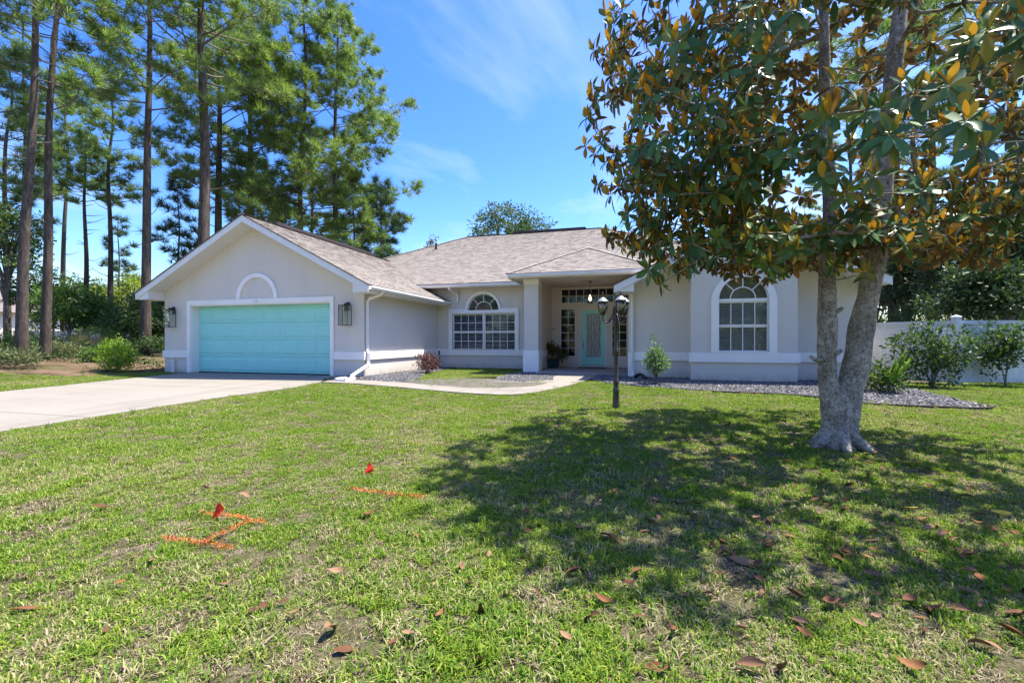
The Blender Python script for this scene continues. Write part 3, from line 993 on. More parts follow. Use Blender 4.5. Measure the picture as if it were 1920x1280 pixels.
m = MB(); m.box(x0, x1, yp + 0.02, yp + 0.05, 0.101, 0.124); m.build('sweep', M['black'], fd)
m = MB(); m.box(-2.03, -1.985, yp + 0.012, yp + 0.03, 0.72, 1.04); m.tube([(-2.007, yp + 0.012, 0.76), (-2.007, yp - 0.04, 0.79), (-2.007, yp - 0.04, 0.95), (-2.007, yp + 0.012, 0.98)], 0.011, 8)
m.build('handle', M['steel'], fd)
m = MB(); m.box(-2.035, -1.98, yp + 0.008, yp + 0.03, 1.12, 1.25); m.build('keypad_lock', M['steel'], fd)
m = MB(); m.box(-3.13, -3.085, yp - 0.025, yp - 0.001, 1.40, 1.49); hpart(m, 'doorbell', M['steel'])

# dark rooms behind the glass
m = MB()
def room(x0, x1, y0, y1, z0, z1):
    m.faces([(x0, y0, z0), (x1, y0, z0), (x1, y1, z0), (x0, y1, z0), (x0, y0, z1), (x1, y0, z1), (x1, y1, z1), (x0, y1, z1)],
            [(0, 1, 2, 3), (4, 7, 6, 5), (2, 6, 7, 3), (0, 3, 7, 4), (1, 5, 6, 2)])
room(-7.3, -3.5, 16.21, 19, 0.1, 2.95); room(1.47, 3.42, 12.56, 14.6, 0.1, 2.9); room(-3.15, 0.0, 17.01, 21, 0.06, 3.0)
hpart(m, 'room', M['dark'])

# roof ----------------------------------------------------------------
ZE, ZRM = 3.10, 6.375
gz_ = lambda x: GZR - GSL * abs(x - GXC)
rz_ = lambda x: RZR - RSL * abs(x - RXC)
planes = [
    ('g', [(-6.93, 10.58, gz_(-6.93)), (-6.93, 15.45, gz_(-6.93)), (GXC, 15.45, GZR), (GXC, 10.58, GZR)]),
    ('g', [(-8.08, 15.45, gz_(-8.08)), (GXC, 18.62, GZR), (GXC, 15.45, GZR)]),
    ('g', [(-6.93, 15.45, gz_(-6.93)), (-6.93, 15.985, gz_(-6.93)), (-8.08, 15.985, gz_(-8.08)), (-8.08, 15.45, gz_(-8.08))]),
    ('g2', [(-15.34, 10.58, gz_(-15.34)), (GXC, 10.58, GZR), (GXC, 18.62, GZR), (-15.34, 18.62, gz_(-15.34))]),
    ('m', [(-15.2, 15.42, ZE), (5.5, 15.42, ZE), (-1.75, 22, ZRM), (-8.55, 22, ZRM)]),
    ('ml', [(-15.2, 15.42, ZE), (-8.55, 22, ZRM), (-15.2, 28.55, ZE)]),
    ('mr', [(5.5, 15.42, ZE), (5.5, 28.55, ZE), (-1.75, 22, ZRM)]),
    ('mb', [(5.5, 28.55, ZE), (-15.2, 28.55, ZE), (-8.55, 22, ZRM), (-1.75, 22, ZRM)]),
    ('p', [(-4.0, 13.66, ZE), (0.6, 13.66, ZE), (-1.7, 15.96, ZE + 1.15)]),
    ('p', [(-4.0, 13.66, ZE), (-1.7, 15.96, ZE + 1.15), (-1.7, 17.75, ZE + 1.15), (-4.0, 15.45, ZE)]),
    ('p', [(0.6, 13.66, ZE), (0.6, 15.45, ZE), (-1.7, 17.75, ZE + 1.15), (-1.7, 15.96, ZE + 1.15)]),
    ('r', [(-0.67, 12.03, rz_(-0.67)), (RXC, 12.03, RZR), (RXC, 17.2, RZR), (-0.67, 17.2, rz_(-0.67))]),
    ('r', [(5.44, 12.03, rz_(5.44)), (5.44, 17.2, rz_(5.44)), (RXC, 17.2, RZR), (RXC, 12.03, RZR)]),
]
dm = MB()
for _, P in planes:
    P = [Vector(p) for p in P]
    n_ = (P[1] - P[0]).cross(P[2] - P[0]).normalized()
    if n_.z < 0: P = P[::-1]; n_ = -n_
    k_ = len(P)
    lo = [p - Vector((0, 0, 0.022)) for p in P]
    dm.faces(P + lo, [tuple(range(k_)), tuple(range(2 * k_ - 1, k_ - 1, -1))] + [(i, k_ + i, k_ + (i + 1) % k_, (i + 1) % k_) for i in range(k_)])
roof = hpart(dm, 'roof', M['deck'])


EXPO = 0.13
shs = []   # (screen size, pts, faces, tint)
for tag_, P in planes:
    P = [Vector(p) for p in P]
    n_ = (P[1] - P[0]).cross(P[2] - P[0]).normalized()
    if n_.z < 0: P = P[::-1]; n_ = -n_
    e_ = Vector((-n_.y, n_.x, 0)).normalized(); s_ = n_.cross(e_)
    if s_.z < 0: e_, s_ = -e_, -s_
    o_ = P[0]
    p2 = [((p - o_).dot(e_), (p - o_).dot(s_)) for p in P]
    area = sum(p2[i][0] * p2[(i + 1) % len(p2)][1] - p2[(i + 1) % len(p2)][0] * p2[i][1] for i in range(len(p2)))
    if area < 0: p2 = p2[::-1]
    b0 = min(p[1] for p in p2); b1 = max(p[1] for p in p2); a0 = min(p[0] for p in p2); a1 = max(p[0] for p in p2)
    fac = (Vector((0, 0, CAM_Z)) - sum(P, Vector()) / len(P)).dot(n_)
    row = 0; b = b0
    while b < b1 - 0.01:
        a = a0 - random.random() * 0.3
        while a < a1:
            w_ = random.choice((0.13, 0.16, 0.20, 0.24))
            lift = random.choice((0.0, 0.002, 0.006))
            r_ = [(a, b), (a + w_ - 0.004, b), (a + w_ - 0.004, b + EXPO), (a, b + EXPO)]
            q = clip_poly(r_, p2)
            a += w_
            if len(q) < 3: continue
            pts = [o_ + e_ * u + s_ * v + n_ * (0.004 + (0.012 + lift) * (1 - (v - b) / EXPO)) for u, v in q]
            fr = [i for i in range(len(q)) if abs(q[i][1] - b) < 1e-6 and abs(q[(i + 1) % len(q)][1] - b) < 1e-6]
            fs = [tuple(range(len(q)))]
            for i in fr:
                j = (i + 1) % len(q); k0 = len(pts)
                pts += [o_ + e_ * q[i][0] + s_ * q[i][1] + n_ * 0.001, o_ + e_ * q[j][0] + s_ * q[j][1] + n_ * 0.001]
                fs.append((i, k0, k0 + 1, j))
            cpt = pts[0]
            vis = 0
            if fac > 0 and cpt.x < 0.4:
                d_ = (cpt - Vector((0, 0, CAM_Z))); vis = (q[1][0] - q[0][0] if len(q) == 4 else 0) * abs(d_.normalized().dot(n_)) / d_.length_squared
            shs.append((vis, pts, fs, random.random()))
        b += EXPO; row += 1
shs.sort(key=lambda t: -t[0])
rl = root_loc(roof)
for vis, pts, fs, ti in shs[:300]:
    m = MB(); m.tv = ti
    m.faces(pts, fs); m.build('shingle', M['shingle'], roof, tint=True)
m = MB()
for vis, pts, fs, ti in shs[300:]:
    m.tv = ti; m.faces(pts, fs)
m.build('shingle_field', M['shingle'], roof, kind='stuff', tint=True)
# ridge and hip caps
m = MB()
def caps(p, q, w_=0.13):
    p, q = Vector(p), Vector(q); d = q - p; n_ = max(1, int(d.length / 0.2)); u = d.normalized(); sd_ = Vector((-u.y, u.x, 0)).normalized()
    for i in range(n_):
        a = p + d * (i / n_); b = p + d * ((i + 1) / n_) + u * 0.03
        m.tv = random.random()
        up0, up1 = Vector((0, 0, 0.042)), Vector((0, 0, 0.030))
        dn = Vector((0, 0, -0.03))
        m.faces([a + up0, b + up1, a + sd_ * w_ + dn + up0, b + sd_ * w_ + dn + up1, a - sd_ * w_ + dn + up0, b - sd_ * w_ + dn + up1,
                 a, a + sd_ * w_ + dn, a - sd_ * w_ + dn], [(0, 2, 3, 1), (0, 1, 5, 4), (0, 6, 7, 2), (0, 4, 8, 6)])
caps((GXC, 10.58, GZR), (GXC, 18.6, GZR)); caps((-8.55, 22, ZRM), (-1.75, 22, ZRM)); caps((5.5, 15.42, ZE), (-1.75, 22, ZRM)); caps((-15.2, 15.42, ZE), (-8.55, 22, ZRM))
caps((-4.0, 13.66, ZE), (-1.7, 15.96, ZE + 1.15), 0.1); caps((0.6, 13.66, ZE), (-1.7, 15.96, ZE + 1.15), 0.1); caps((-1.7, 15.96, ZE + 1.15), (-1.7, 17.7, ZE + 1.15), 0.1); caps((RXC, 12.03, RZR), (RXC, 17, RZR))
m.build('ridge_caps', M['shingle'], roof, kind='stuff', tint=True)
m = MB(); m.box(-11.28, -10.99, 11.8, 17.2, GZR - 0.02, GZR + 0.085); m.build('ridge_vent', M['vent'], roof)
m = MB(); m.box(-6.1, -2.5, 21.87, 22.13, ZRM - 0.02, ZRM + 0.09); m.build('ridge_vent', M['vent'], roof)
m = MB(); m.lathe((-9.4, 20.0, 5.3), [(0.05, 0), (0.05, 0.35), (0.055, 0.36), (0.055, 0.4)], 10); m.build('vent_pipe', M['dark'], roof)

# fascia boards, soffits, gutters
m = MB()
def rake(xa, za, xb, zb, y0, h, t=0.03):
    m.extrude([(xa, za - 0.024), (xb, zb - 0.024), (xb, zb - h), (xa, za - h)], 'y', y0, y0 + t)
fy = 10.60
rake(-15.32, gz_(-15.32), GXC, GZR, fy, 0.21); rake(GXC, GZR, -6.95, gz_(-6.95), fy, 0.21)
rake(-0.65, rz_(-0.65), RXC, RZR, 12.05, 0.21); rake(RXC, RZR, 5.42, rz_(5.42), 12.05, 0.21)
# boxed cornice returns
m.extrude([(-15.315, 2.31), (-14.825, 2.31), (-14.825, 2.60), (-15.315, 2.40)], 'y', 10.6305, 11.149); m.extrude([(-7.445, 2.31), (-6.955, 2.31), (-6.955, 2.40), (-7.445, 2.60)], 'y', 10.6305, 11.149)
m.extrude([(-0.645, 2.28), (-0.145, 2.28), (-0.145, 2.54), (-0.645, 2.34)], 'y', 12.0805, 12.995); m.extrude([(5.135, 2.28), (5.415, 2.28), (5.415, 2.34), (5.135, 2.46)], 'y', 12.0805, 12.995)
# level fascias
m.box(-6.98, -6.95, 11.15, 15.98, 2.33, 2.49); m.box(-15.32, -15.29, 11.15, 18.5, 2.33, 2.49)
m.box(-8.6, -4.0, 15.45, 15.48, 2.96, 3.075); m.box(-3.975, 0.5, 13.69, 13.72, 2.95, 3.075); m.box(-3.975, -3.945, 13.7205, 15.45, 2.95, 3.075)
m.box(0.62, 5.46, 15.45, 15.48, 2.96, 3.075); m.box(5.43, 5.46, 15.48, 28.5, 2.96, 3.075); m.box(-15.15, -15.12, 15.48, 28.5, 2.96, 3.075); m.box(-15.15, 5.46, 28.5, 28.53, 2.96, 3.075)
m.box(5.39, 5.42, 13.0, 15.44, 2.30, 2.43)
hpart(m, 'fascia', M['gutter'])
m = MB()
def rsoff(xa, za, xb, zb, y0, y1, h):
    n_ = max(1, int(math.hypot(xb - xa, zb - za) / 0.18))
    for i in range(n_):
        ta, tb = i / n_, (i + 1) / n_ - 0.06 / n_
        x0_, x1_ = xa + (xb - xa) * ta, xa + (xb - xa) * tb; z0_, z1_ = za + (zb - za) * ta - h, za + (zb - za) * tb - h
        m.extrude([(x0_, z0_), (x1_, z1_), (x1_, z1_ + 0.012), (x0_, z0_ + 0.012)], 'y', y0, y1)
rsoff(-14.82, gz_(-14.82), GXC, GZR, 10.631, 11.149, 0.215); rsoff(GXC, GZR, -7.45, gz_(-7.45), 10.631, 11.149, 0.215)
rsoff(-0.14, rz_(-0.14), RXC, RZR, 12.081, 12.99, 0.20); rsoff(RXC, RZR, 5.13, rz_(5.13), 12.081, 12.99, 0.20)
m.box(-7.449, -6.981, 11.15, 15.98, 2.345, 2.357); m.box(-15.289, -14.821, 11.15, 18, 2.345, 2.357)
m.box(-11, -3.395, 15.481, 15.998, 2.972, 2.984); m.box(5.131, 5.389, 13.0, 15.44, 2.31, 2.322)
m.box(0.5, 5.43, 15.481, 28.4, 2.972, 2.984); m.box(-15.119, -14.83, 18.6, 28.4, 2.972, 2.984)
hpart(m, 'soffit', M['soffit'])
m = MB()
for i in range(12):
    a_ = 13.721 + i * 0.2565
    m.box(-3.944, 0.05, a_, a_ + 0.25, 2.992, 3.004)
hpart(m, 'porch_ceiling', M['wall'])
m = MB()
def gutter(p, q):
    p, q = Vector(p), Vector(q); u = (q - p).normalized(); n_ = Vector((u.y, -u.x, 0))
    prof = [(0, 0), (0, -0.10), (0.07, -0.10), (0.105, -0.05), (0.105, 0.005), (0.095, 0.005), (0.095, -0.04), (0.06, -0.09), (0.01, -0.09), (0.01, 0)]
    k_ = len(prof)
    pts = [p + n_ * a + Vector((0, 0, b)) for a, b in prof] + [q + n_ * a + Vector((0, 0, b)) for a, b in prof]
    fs = [(i, (i + 1) % k_, k_ + (i + 1) % k_, k_ + i) for i in range(k_)]
    m.faces(pts, fs)
    for o_ in (0, k_): m.faces([pts[o_ + i] for i in range(k_)], [(0, 1, 8, 9), (1, 2, 7, 8), (2, 3, 6, 7), (3, 4, 5, 6)])
gutter((-6.945, 10.63, 2.475), (-6.945, 15.98, 2.475)); gutter((-8.0, 15.445, 3.06), (-4.06, 15.445, 3.06)); gutter((-3.97, 13.685, 3.07), (0.35, 13.685, 3.07))
hpart(m, 'gutter', M['gutter'])

def downspout(path, w_=0.035):
    m = MB(); path = [Vector(p) for p in path]
    m.tube(path, w_, 4, True, False)
    return hpart(m, 'downspout', M['gutter'])
downspout([(-6.90, 11.25, 2.40), (-6.95, 11.25, 2.31), (-7.34, 11.25, 2.20), (-7.40, 11.25, 2.10), (-7.40, 11.25, 0.76), (-7.35, 11.24, 0.66), (-7.35, 11.22, 0.40), (-7.30, 11.15, 0.33), (-7.36, 10.45, 0.06)], 0.052)
downspout([(-6.75, 15.41, 2.98), (-6.72, 15.46, 2.90), (-6.62, 15.88, 2.80), (-6.60, 15.94, 2.70), (-6.62, 15.94, 2.45)], 0.05)
downspout([(-0.2, 12.92, 2.44), (-0.2, 12.92, 0.3), (-0.19, 12.88, 0.12), (-0.16, 12.7, 0.06)], 0.035)
m = MB(); m.box(-14.40, -14.33, 11.04, 11.104, 0.0, 0.42); m.build('drain_pipe', M['pvc'], house, bevel=0.01)

# ------------------------------------------------------------------ placing by line of sight distance (camera-forward depth Z, photo column)
def at(px, Z, z=None):
    """ground point that stands Z metres in front of the lens in photo column px"""
    X = (px - 960) / 853.0 * Z
    x, y = -SN * Z + CS * X, CS * Z + SN * X
    return Vector((x, y, G(x, y) if z is None else z))


def zat(py, Z):
    return CAM_Z - (py - 640) / 853.0 * Z


# ------------------------------------------------------------------ fence on the right
def picket_fence(name, pts, h, label, panelw=0.148, rail=True):
    p0 = pts[0]
    root = thing(name, (p0[0], p0[1], G(*p0)), label, 'fence')
    for i in range(len(pts) - 1):
        a, b = Vector((pts[i][0], pts[i][1], 0)), Vector((pts[i + 1][0], pts[i + 1][1], 0))
        u = (b - a).normalized(); n_ = Vector((u.y, -u.x, 0)); L = (b - a).length
        ns = max(1, round(L / 1.85)); sl = L / ns
        for s_ in range(ns + (1 if i == len(pts) - 2 else 0)):
            c = a + u * sl * s_; z = G(c.x, c.y)
            m = MB(); m.obox(c, u, n_, 0.062, 0.062, z - 0.1, z + h + 0.06)
            k_ = 0.075
            q = [c + u * sx * k_ + n_ * sy * k_ for sx, sy in ((-1, -1), (1, -1), (1, 1), (-1, 1))]
            m.faces([(v.x, v.y, z + h + 0.061) for v in q] + [(v.x, v.y, z + h + 0.085) for v in q] + [(c.x, c.y, z + h + 0.13)], [(3, 2, 1, 0), (0, 1, 5, 4), (1, 2, 6, 5), (2, 3, 7, 6), (3, 0, 4, 7), (4, 5, 8), (5, 6, 8), (6, 7, 8), (7, 4, 8)])
            m.build('post', M['vinyl'], root)
        for s_ in range(ns):
            c = a + u * sl * (s_ + 0.5); z = G(c.x, c.y)
            for z0, z1 in ((0.06, 0.19), (h * 0.72, h * 0.72 + 0.09), (h - 0.09, h)):
                m = MB(); m.obox(c, u, n_, sl / 2 - 0.063, 0.03, z + z0, z + z1); m.build('rail', M['vinyl'], root)
            k_ = max(1, round((sl - 0.13) / panelw)); pwid = (sl - 0.13) / k_
            for q in range(k_):
                cc = a + u * (sl * s_ + 0.065 + (q + 0.5) * pwid)
                m = MB(); m.obox(cc, u, n_, pwid / 2 - 0.004, 0.011, z + 0.191, z + h * 0.72 - 0.001); m.build('plank', M['vinyl'], root)
            for q in range(k_):
                cc = a + u * (sl * s_ + 0.065 + (q + 0.5) * pwid)
                m = MB(); m.obox(cc, u, n_, pwid / 2 - 0.004, 0.011, z + h * 0.72 + 0.091, z + h - 0.091); m.build('plank', M['vinyl'], root)
    return root


picket_fence('vinyl_fence', [(5.16, 14.3), (6.95, 12.75), (12.2, 14.3)], 1.47, 'white vinyl board fence running from the house corner to the right')

# ------------------------------------------------------------------ lamp post
LP = Vector((-0.378, 7.667, G(-0.378, 7.667)))
lamp = thing('lamp_post', LP, 'dark bronze lamp post with three glass lantern heads on the lawn', 'lamp post')
m = MB(); m.lathe(LP, [(0.062, -0.05), (0.061, 0.04), (0.056, 0.06), (0.049, 0.26), (0.054, 0.28), (0.054, 0.31), (0.043, 0.33), (0.041, 0.40), (0.049, 0.42), (0.047, 0.45), (0.037, 0.47), (0.034, 0.90), (0.041, 0.92), (0.041, 0.95), (0.031, 0.97), (0.030, 1.36), (0.045, 1.38), (0.05, 1.42), (0.034, 1.46), (0.034, 1.60), (0.05, 1.63), (0.04, 1.67), (0.012, 1.70)], 16)
m.build('post', M['bronze'], lamp)
for ar, af in ((-0.98, 0.19), (0.12, -0.99), (0.78, 0.62)):
    d = (Vector((CS, SN, 0)) * ar + Vector((-SN, CS, 0)) * af).normalized()
    P = lambda r, z: LP + d * r + Vector((0, 0, z))
    m = MB(); m.tube(spline([tuple(P(0.03, 1.56)), tuple(P(0.075, 1.50)), tuple(P(0.10, 1.43)), tuple(P(0.16, 1.405)), tuple(P(0.21, 1.45)), tuple(P(0.215, 1.52))], 5), 0.011, 8)
    m.tube(spline([tuple(P(0.03, 1.44)), tuple(P(0.07, 1.47)), tuple(P(0.11, 1.46)), tuple(P(0.12, 1.42))], 4), 0.008, 6)
    m.build('arm', M['bronze'], lamp)
    c = P(0.215, 1.52)
    m = MB(); m.lathe(c, [(0.012, 0), (0.035, 0.01), (0.042, 0.03), (0.05, 0.035), (0.05, 0.05), (0.03, 0.055)], 14)
    for q in range(6):
        a = 2 * PI * q / 6 + 0.3
        m.tube([c + Vector((math.cos(a) * r, math.sin(a) * r, z)) for r, z in ((0.05, 0.05), (0.068, 0.09), (0.080, 0.14), (0.082, 0.185), (0.074, 0.215))], 0.0042, 5)
    m.lathe(c, [(0.072, 0.21), (0.083, 0.212), (0.083, 0.225), (0.07, 0.228)], 18)
    h_ = m.build('lantern_head', M['bronze'], lamp)
    m = MB(); m.lathe(c, [(0.095, 0.226), (0.098, 0.235), (0.080, 0.25), (0.055, 0.275), (0.030, 0.30), (0.020, 0.305)], 18); m.build('cap', M['capmetal'], h_)
    m = MB(); m.lathe(c, [(0.02, 0.305), (0.024, 0.315), (0.012, 0.33), (0.016, 0.345), (0.007, 0.365), (0.003, 0.39)], 10); m.build('finial', M['bronze'], h_)
    m = MB(); m.lathe(c, [(0.046, 0.052), (0.064, 0.09), (0.076, 0.14), (0.078, 0.185), (0.071, 0.212)], 18); m.build('globe', M['lampglass'], h_)
    m = MB(); m.lathe(c, [(0.012, 0.055), (0.014, 0.10), (0.024, 0.125), (0.022, 0.16), (0.008, 0.185)], 10); m.build('lamp_bulb', M['frost'], h_)

# ------------------------------------------------------------------ wall lanterns, pendant
def wall_lantern(x, label):
    y = 11.15
    root = thing('wall_lantern', (x, y, 1.75), label, 'wall lamp', 'black wall lanterns beside the garage door')
    w, d, z0, z1 = 0.15, 0.20, 1.44, 2.0
    m = MB(); t = 0.011
    for sx in (-w, w - t):
        for yy in (y - 0.05 - d, y - 0.05 - t):
            m.box(x + sx, x + sx + t, yy, yy + t, z0, z1)
    for zz in (z0, z1 - t):
        for yy in (y - 0.05 - d, y - 0.05 - t): m.box(x - w + t, x + w - t, yy, yy + t, zz, zz + t)
        for sx in (-w, w - t): m.box(x + sx, x + sx + t, y - 0.05 - d + t, y - 0.05 - t, zz, zz + t)
    m.box(x - w, x + w, y - 0.05 - d, y - 0.05, z1, z1 + 0.012)
    m.build('frame', M['black'], root)
    m = MB(); m.box(x - 0.06, x + 0.06, y - 0.022, y - 0.001, 1.86, 2.10); m.box(x - 0.03, x + 0.03, y - 0.16, y - 0.0221, 2.02, 2.06); m.build('bracket', M['black'], root)
    m = MB(); m.tube([(x, y - 0.15, 2.012), (x, y - 0.15, 1.84)], 0.018, 10); m.build('socket', M['black'], root)
    m = MB(); m.lathe((x, y - 0.15, 1.60), [(0.006, 0), (0.022, 0.05), (0.024, 0.14), (0.014, 0.24)], 10); m.build('light_bulb', M['frost'], root)
    m = MB()
    m.box(x - w + t, x + w - t, y - 0.05 - d + 0.004, y - 0.05 - d + 0.006, z0 + t, z1 - t)
    m.box(x - w + 0.004, x - w + 0.006, y - 0.05 - d + t, y - 0.05 - t, z0 + t, z1 - t); m.box(x + w - 0.006, x + w - 0.004, y - 0.05 - d + t, y - 0.05 - t, z0 + t, z1 - t)
    m.build('glass_pane', M['clearglass'], root, kind='stuff')


wall_lantern(-14.43, 'black box wall lantern at the left edge of the garage front')
wall_lantern(-7.95, 'black box wall lantern between the garage door and the downspout')

pl = Vector((-1.60, 15.3, 2.99))
pend = thing('pendant_lantern', pl, 'small black pendant lantern with a lit amber bulb hanging in the porch', 'pendant lamp')
m = MB(); m.lathe(pl, [(0.005, 0), (0.055, -0.005), (0.055, -0.02), (0.01, -0.03)], 14); m.tube([pl + Vector((0, 0, -0.02)), pl + Vector((0, 0, -0.36))], 0.008, 8); m.build('rod', M['black'], pend)
m = MB()
m.lathe(pl, [(0.03, -0.34), (0.035, -0.40), (0.07, -0.43), (0.10, -0.45), (0.10, -0.462)], 6, False)
for q in range(6):
    a = 2 * PI * q / 6
    m.tube([pl + Vector((math.cos(a) * 0.095, math.sin(a) * 0.095, -0.46)), pl + Vector((math.cos(a) * 0.095, math.sin(a) * 0.095, -0.72))], 0.006, 5)
m.lathe(pl, [(0.10, -0.735), (0.10, -0.72), (0.09, -0.72), (0.09, -0.735)], 6, False)
m.build('cage', M['black'], pend)
m = MB(); m.lathe(pl, [(0.012, -0.46), (0.016, -0.50), (0.034, -0.56), (0.030, -0.62), (0.006, -0.65)], 12); m.build('amber_bulb', M['bulb'], pend)

# ------------------------------------------------------------------ small things by the house
c = Vector((-2.98, 16.1, 0.05))
pot = thing('flower_pot', c, 'dark glazed pot with a russet and green plant beside the left sidelight', 'flower pot')
m = MB(); m.lathe(c, [(0.13, 0), (0.17, 0.06), (0.21, 0.18), (0.20, 0.27), (0.22, 0.28), (0.22, 0.31), (0.19, 0.31), (0.18, 0.27)], 20); m.build('pot', M['pot'], pot)


def leaf_quads(C, Dv, L, Wd, curl=0.15):
    """diamond leaves: base C, direction Dv (unit), length L, width Wd -> V, F (two quads folded on the midrib)"""
    n = len(C)
    r = rng.normal(size=(n, 3)); s = np.cross(Dv, r); s /= np.linalg.norm(s, axis=1, keepdims=True) + 1e-9
    nn = np.cross(s, Dv)
    L = np.asarray(L).reshape(-1, 1) * np.ones((n, 1)); Wd = np.asarray(Wd).reshape(-1, 1) * np.ones((n, 1))
    mid = C + Dv * L * 0.5
    V = np.stack([C, mid + s * Wd / 2 + nn * L * curl * 0.5, C + Dv * L + nn * L * -curl * 0.4, mid - s * Wd / 2 + nn * L * curl * 0.5], axis=1).reshape(-1, 3)
    b = (np.arange(n) * 4).reshape(-1, 1)
    F = np.concatenate([b + np.array([[0, 1, 2]]), b + np.array([[0, 2, 3]])], axis=1).reshape(-1, 3)
    return V, F


def unit(a):
    return a / (np.linalg.norm(a, axis=-1, keepdims=True) + 1e-9)


def clump_leaves(centers, rad, per, size, aspect=0.4, up=0.3, flat=1.0):
    """per leaves around every clump centre"""
    C = np.repeat(np.asarray(centers), per, axis=0)
    rr = np.repeat(np.asarray(rad).reshape(-1) * np.ones(len(centers)), per)
    d = unit(rng.normal(size=C.shape))
    P = C + d * (rr * rng.random(len(C)) ** 0.5)[:, None] * np.array([1, 1, flat])
    Dv = unit(d * 0.7 + rng.normal(size=C.shape) * 0.6 + np.array([0, 0, up]))
    L = size * (0.6 + 0.8 * rng.random(len(C)))
    return leaf_quads(P, Dv, L, L * aspect)


def shell(n, rx, ry, rz, lo=0.45, zmin=-1.0):
    d = unit(rng.normal(size=(n * 3, 3)))
    d = d[d[:, 2] > zmin][:n]
    r = lo + (1 - lo) * rng.random(len(d)) ** 0.6
    return d * r[:, None] * np.array([rx, ry, rz])


def bush(name, label, cat, base, rx, ry, h, n_cl, per, size, mat, stems=6, group=None, aspect=0.4, z0=0.0, cl=0.22, stemr=0.012, up=0.3, zmin=-0.75, barkm='twig', lump=0.0):
    """shrub or broadleaf crown: stems fan out to leaf clumps"""
    b = Vector(base)
    root = thing(name, b, label, cat, group)
    c = shell(n_cl, rx, ry, (h - z0) / 2, 0.35, zmin)
    if lump:
        dd = unit(c / np.array([rx, ry, (h - z0) / 2]))
        ph = rng.random(3) * 6
        k_ = 1 - lump + lump * (np.sin(dd[:, 0] * 4 + ph[0]) * np.sin(dd[:, 1] * 4 + ph[1]) + np.sin(dd[:, 2] * 5 + ph[2])) * 0.7
        c = c * k_[:, None]
    c = c + np.array([0, 0, (h + z0) / 2])
    V, F = clump_leaves(c, cl * (0.6 + 0.8 * rng.random(len(c))), per, size, aspect, up)
    fo = link('foliage', fast_mesh('foliage', V, F, M[mat]), root)
    m = MB()
    for k_ in rng.choice(len(c), min(stems, len(c)), replace=False):
        e = Vector(c[k_]); mid = e * 0.5 + Vector((0, 0, 0.12 * h)); mid.x *= 0.7; mid.y *= 0.7
        st = Vector((random.uniform(-1, 1) * stemr * 2, random.uniform(-1, 1) * stemr * 2, -0.03))
        pts = [b + Vector(q) for q in spline([tuple(st), tuple(mid), tuple(e)], 4)]
        m.tube(pts, [stemr * (1 - 0.8 * i / (len(pts) - 1)) for i in range(len(pts))], 5)
    m.build('stem', M[barkm], root, kind=None)
    return root


V, F = clump_leaves(shell(40, 0.33, 0.30, 0.30, 0.3, -0.2) + np.array([0, 0, 0.55]), 0.1, 9, 0.16, 0.32, 0.5)
link('foliage', fast_mesh('foliage', V, F, M['croton']), pot)
V, F = clump_leaves(shell(22, 0.25, 0.22, 0.2, 0.3, -0.2) + np.array([0.28, -0.05, 0.38]), 0.1, 8, 0.15, 0.3, 0.3)
link('foliage', fast_mesh('foliage', V, F, M['leafdark']), pot)

dmat = MB(); dmat.box(-2.12, -1.15, 16.12, 16.74, 0.051, 0.068)
tag(dmat.build('doormat', M['mat']), 'dark doormat on the porch slab before the turquoise front door', 'doormat')
st = MB(); p = Vector((-7.02, 15.2, 0)); st.tube([p + Vector((0, 0, -0.05)), p + Vector((0, 0, 0.5))], 0.009, 6); st.lathe(p + Vector((0, 0, 0.5)), [(0.01, 0), (0.028, 0.02), (0.028, 0.12), (0.05, 0.125), (0.01, 0.16)], 10)
tag(st.build('path_light', M['black']), 'thin black garden light stake behind the russet shrub', 'garden light')
# splash elbow at the corner downspout
sp = MB(); q = Vector((-0.12, 12.62, 0.06)); sp.tube(spline([tuple(q), (0.02, 12.35, 0.13), (0.15, 12.1, 0.05)], 6), 0.045, 10)
tag(sp.build('drain_hose', M['black']), 'short black corrugated drain hose at the foot of the corner downspout', 'drain hose')
sp = MB(); q = Vector((-7.36, 10.38, 0.0)); sp.box(-7.52, -7.2, 9.98, 10.42, -0.03, 0.03); sp.box(-7.52, -7.47, 9.98, 10.42, 0.0301, 0.06); sp.box(-7.25, -7.2, 9.98, 10.42, 0.0301, 0.06)
tag(sp.build('splash_block', M['gutter']), 'pale splash block under the angled downspout end', 'splash block')
# bed edging along the right gravel bed
eg = MB(); epts = spline([(1.4, 9.93), (2.9, 9.69), (3.62, 8.95), (4.35, 8.84), (5.12, 8.82), (5.45, 9.08)], 6)
for a, b in zip(epts[:-1], epts[1:]):
    u = Vector((b[0] - a[0], b[1] - a[1], 0)); L = u.length; u.normalize(); n_ = Vector((u.y, -u.x, 0))
    cc = Vector(((a[0] + b[0]) / 2, (a[1] + b[1]) / 2, 0)); z = G(cc.x, cc.y)
    eg.obox(cc, u, n_, L / 2, 0.025, z - 0.05, z + 0.035)
tag(eg.build('bed_edging', M['pinebark']), 'low brown edging strip along the right gravel bed', 'garden edging')

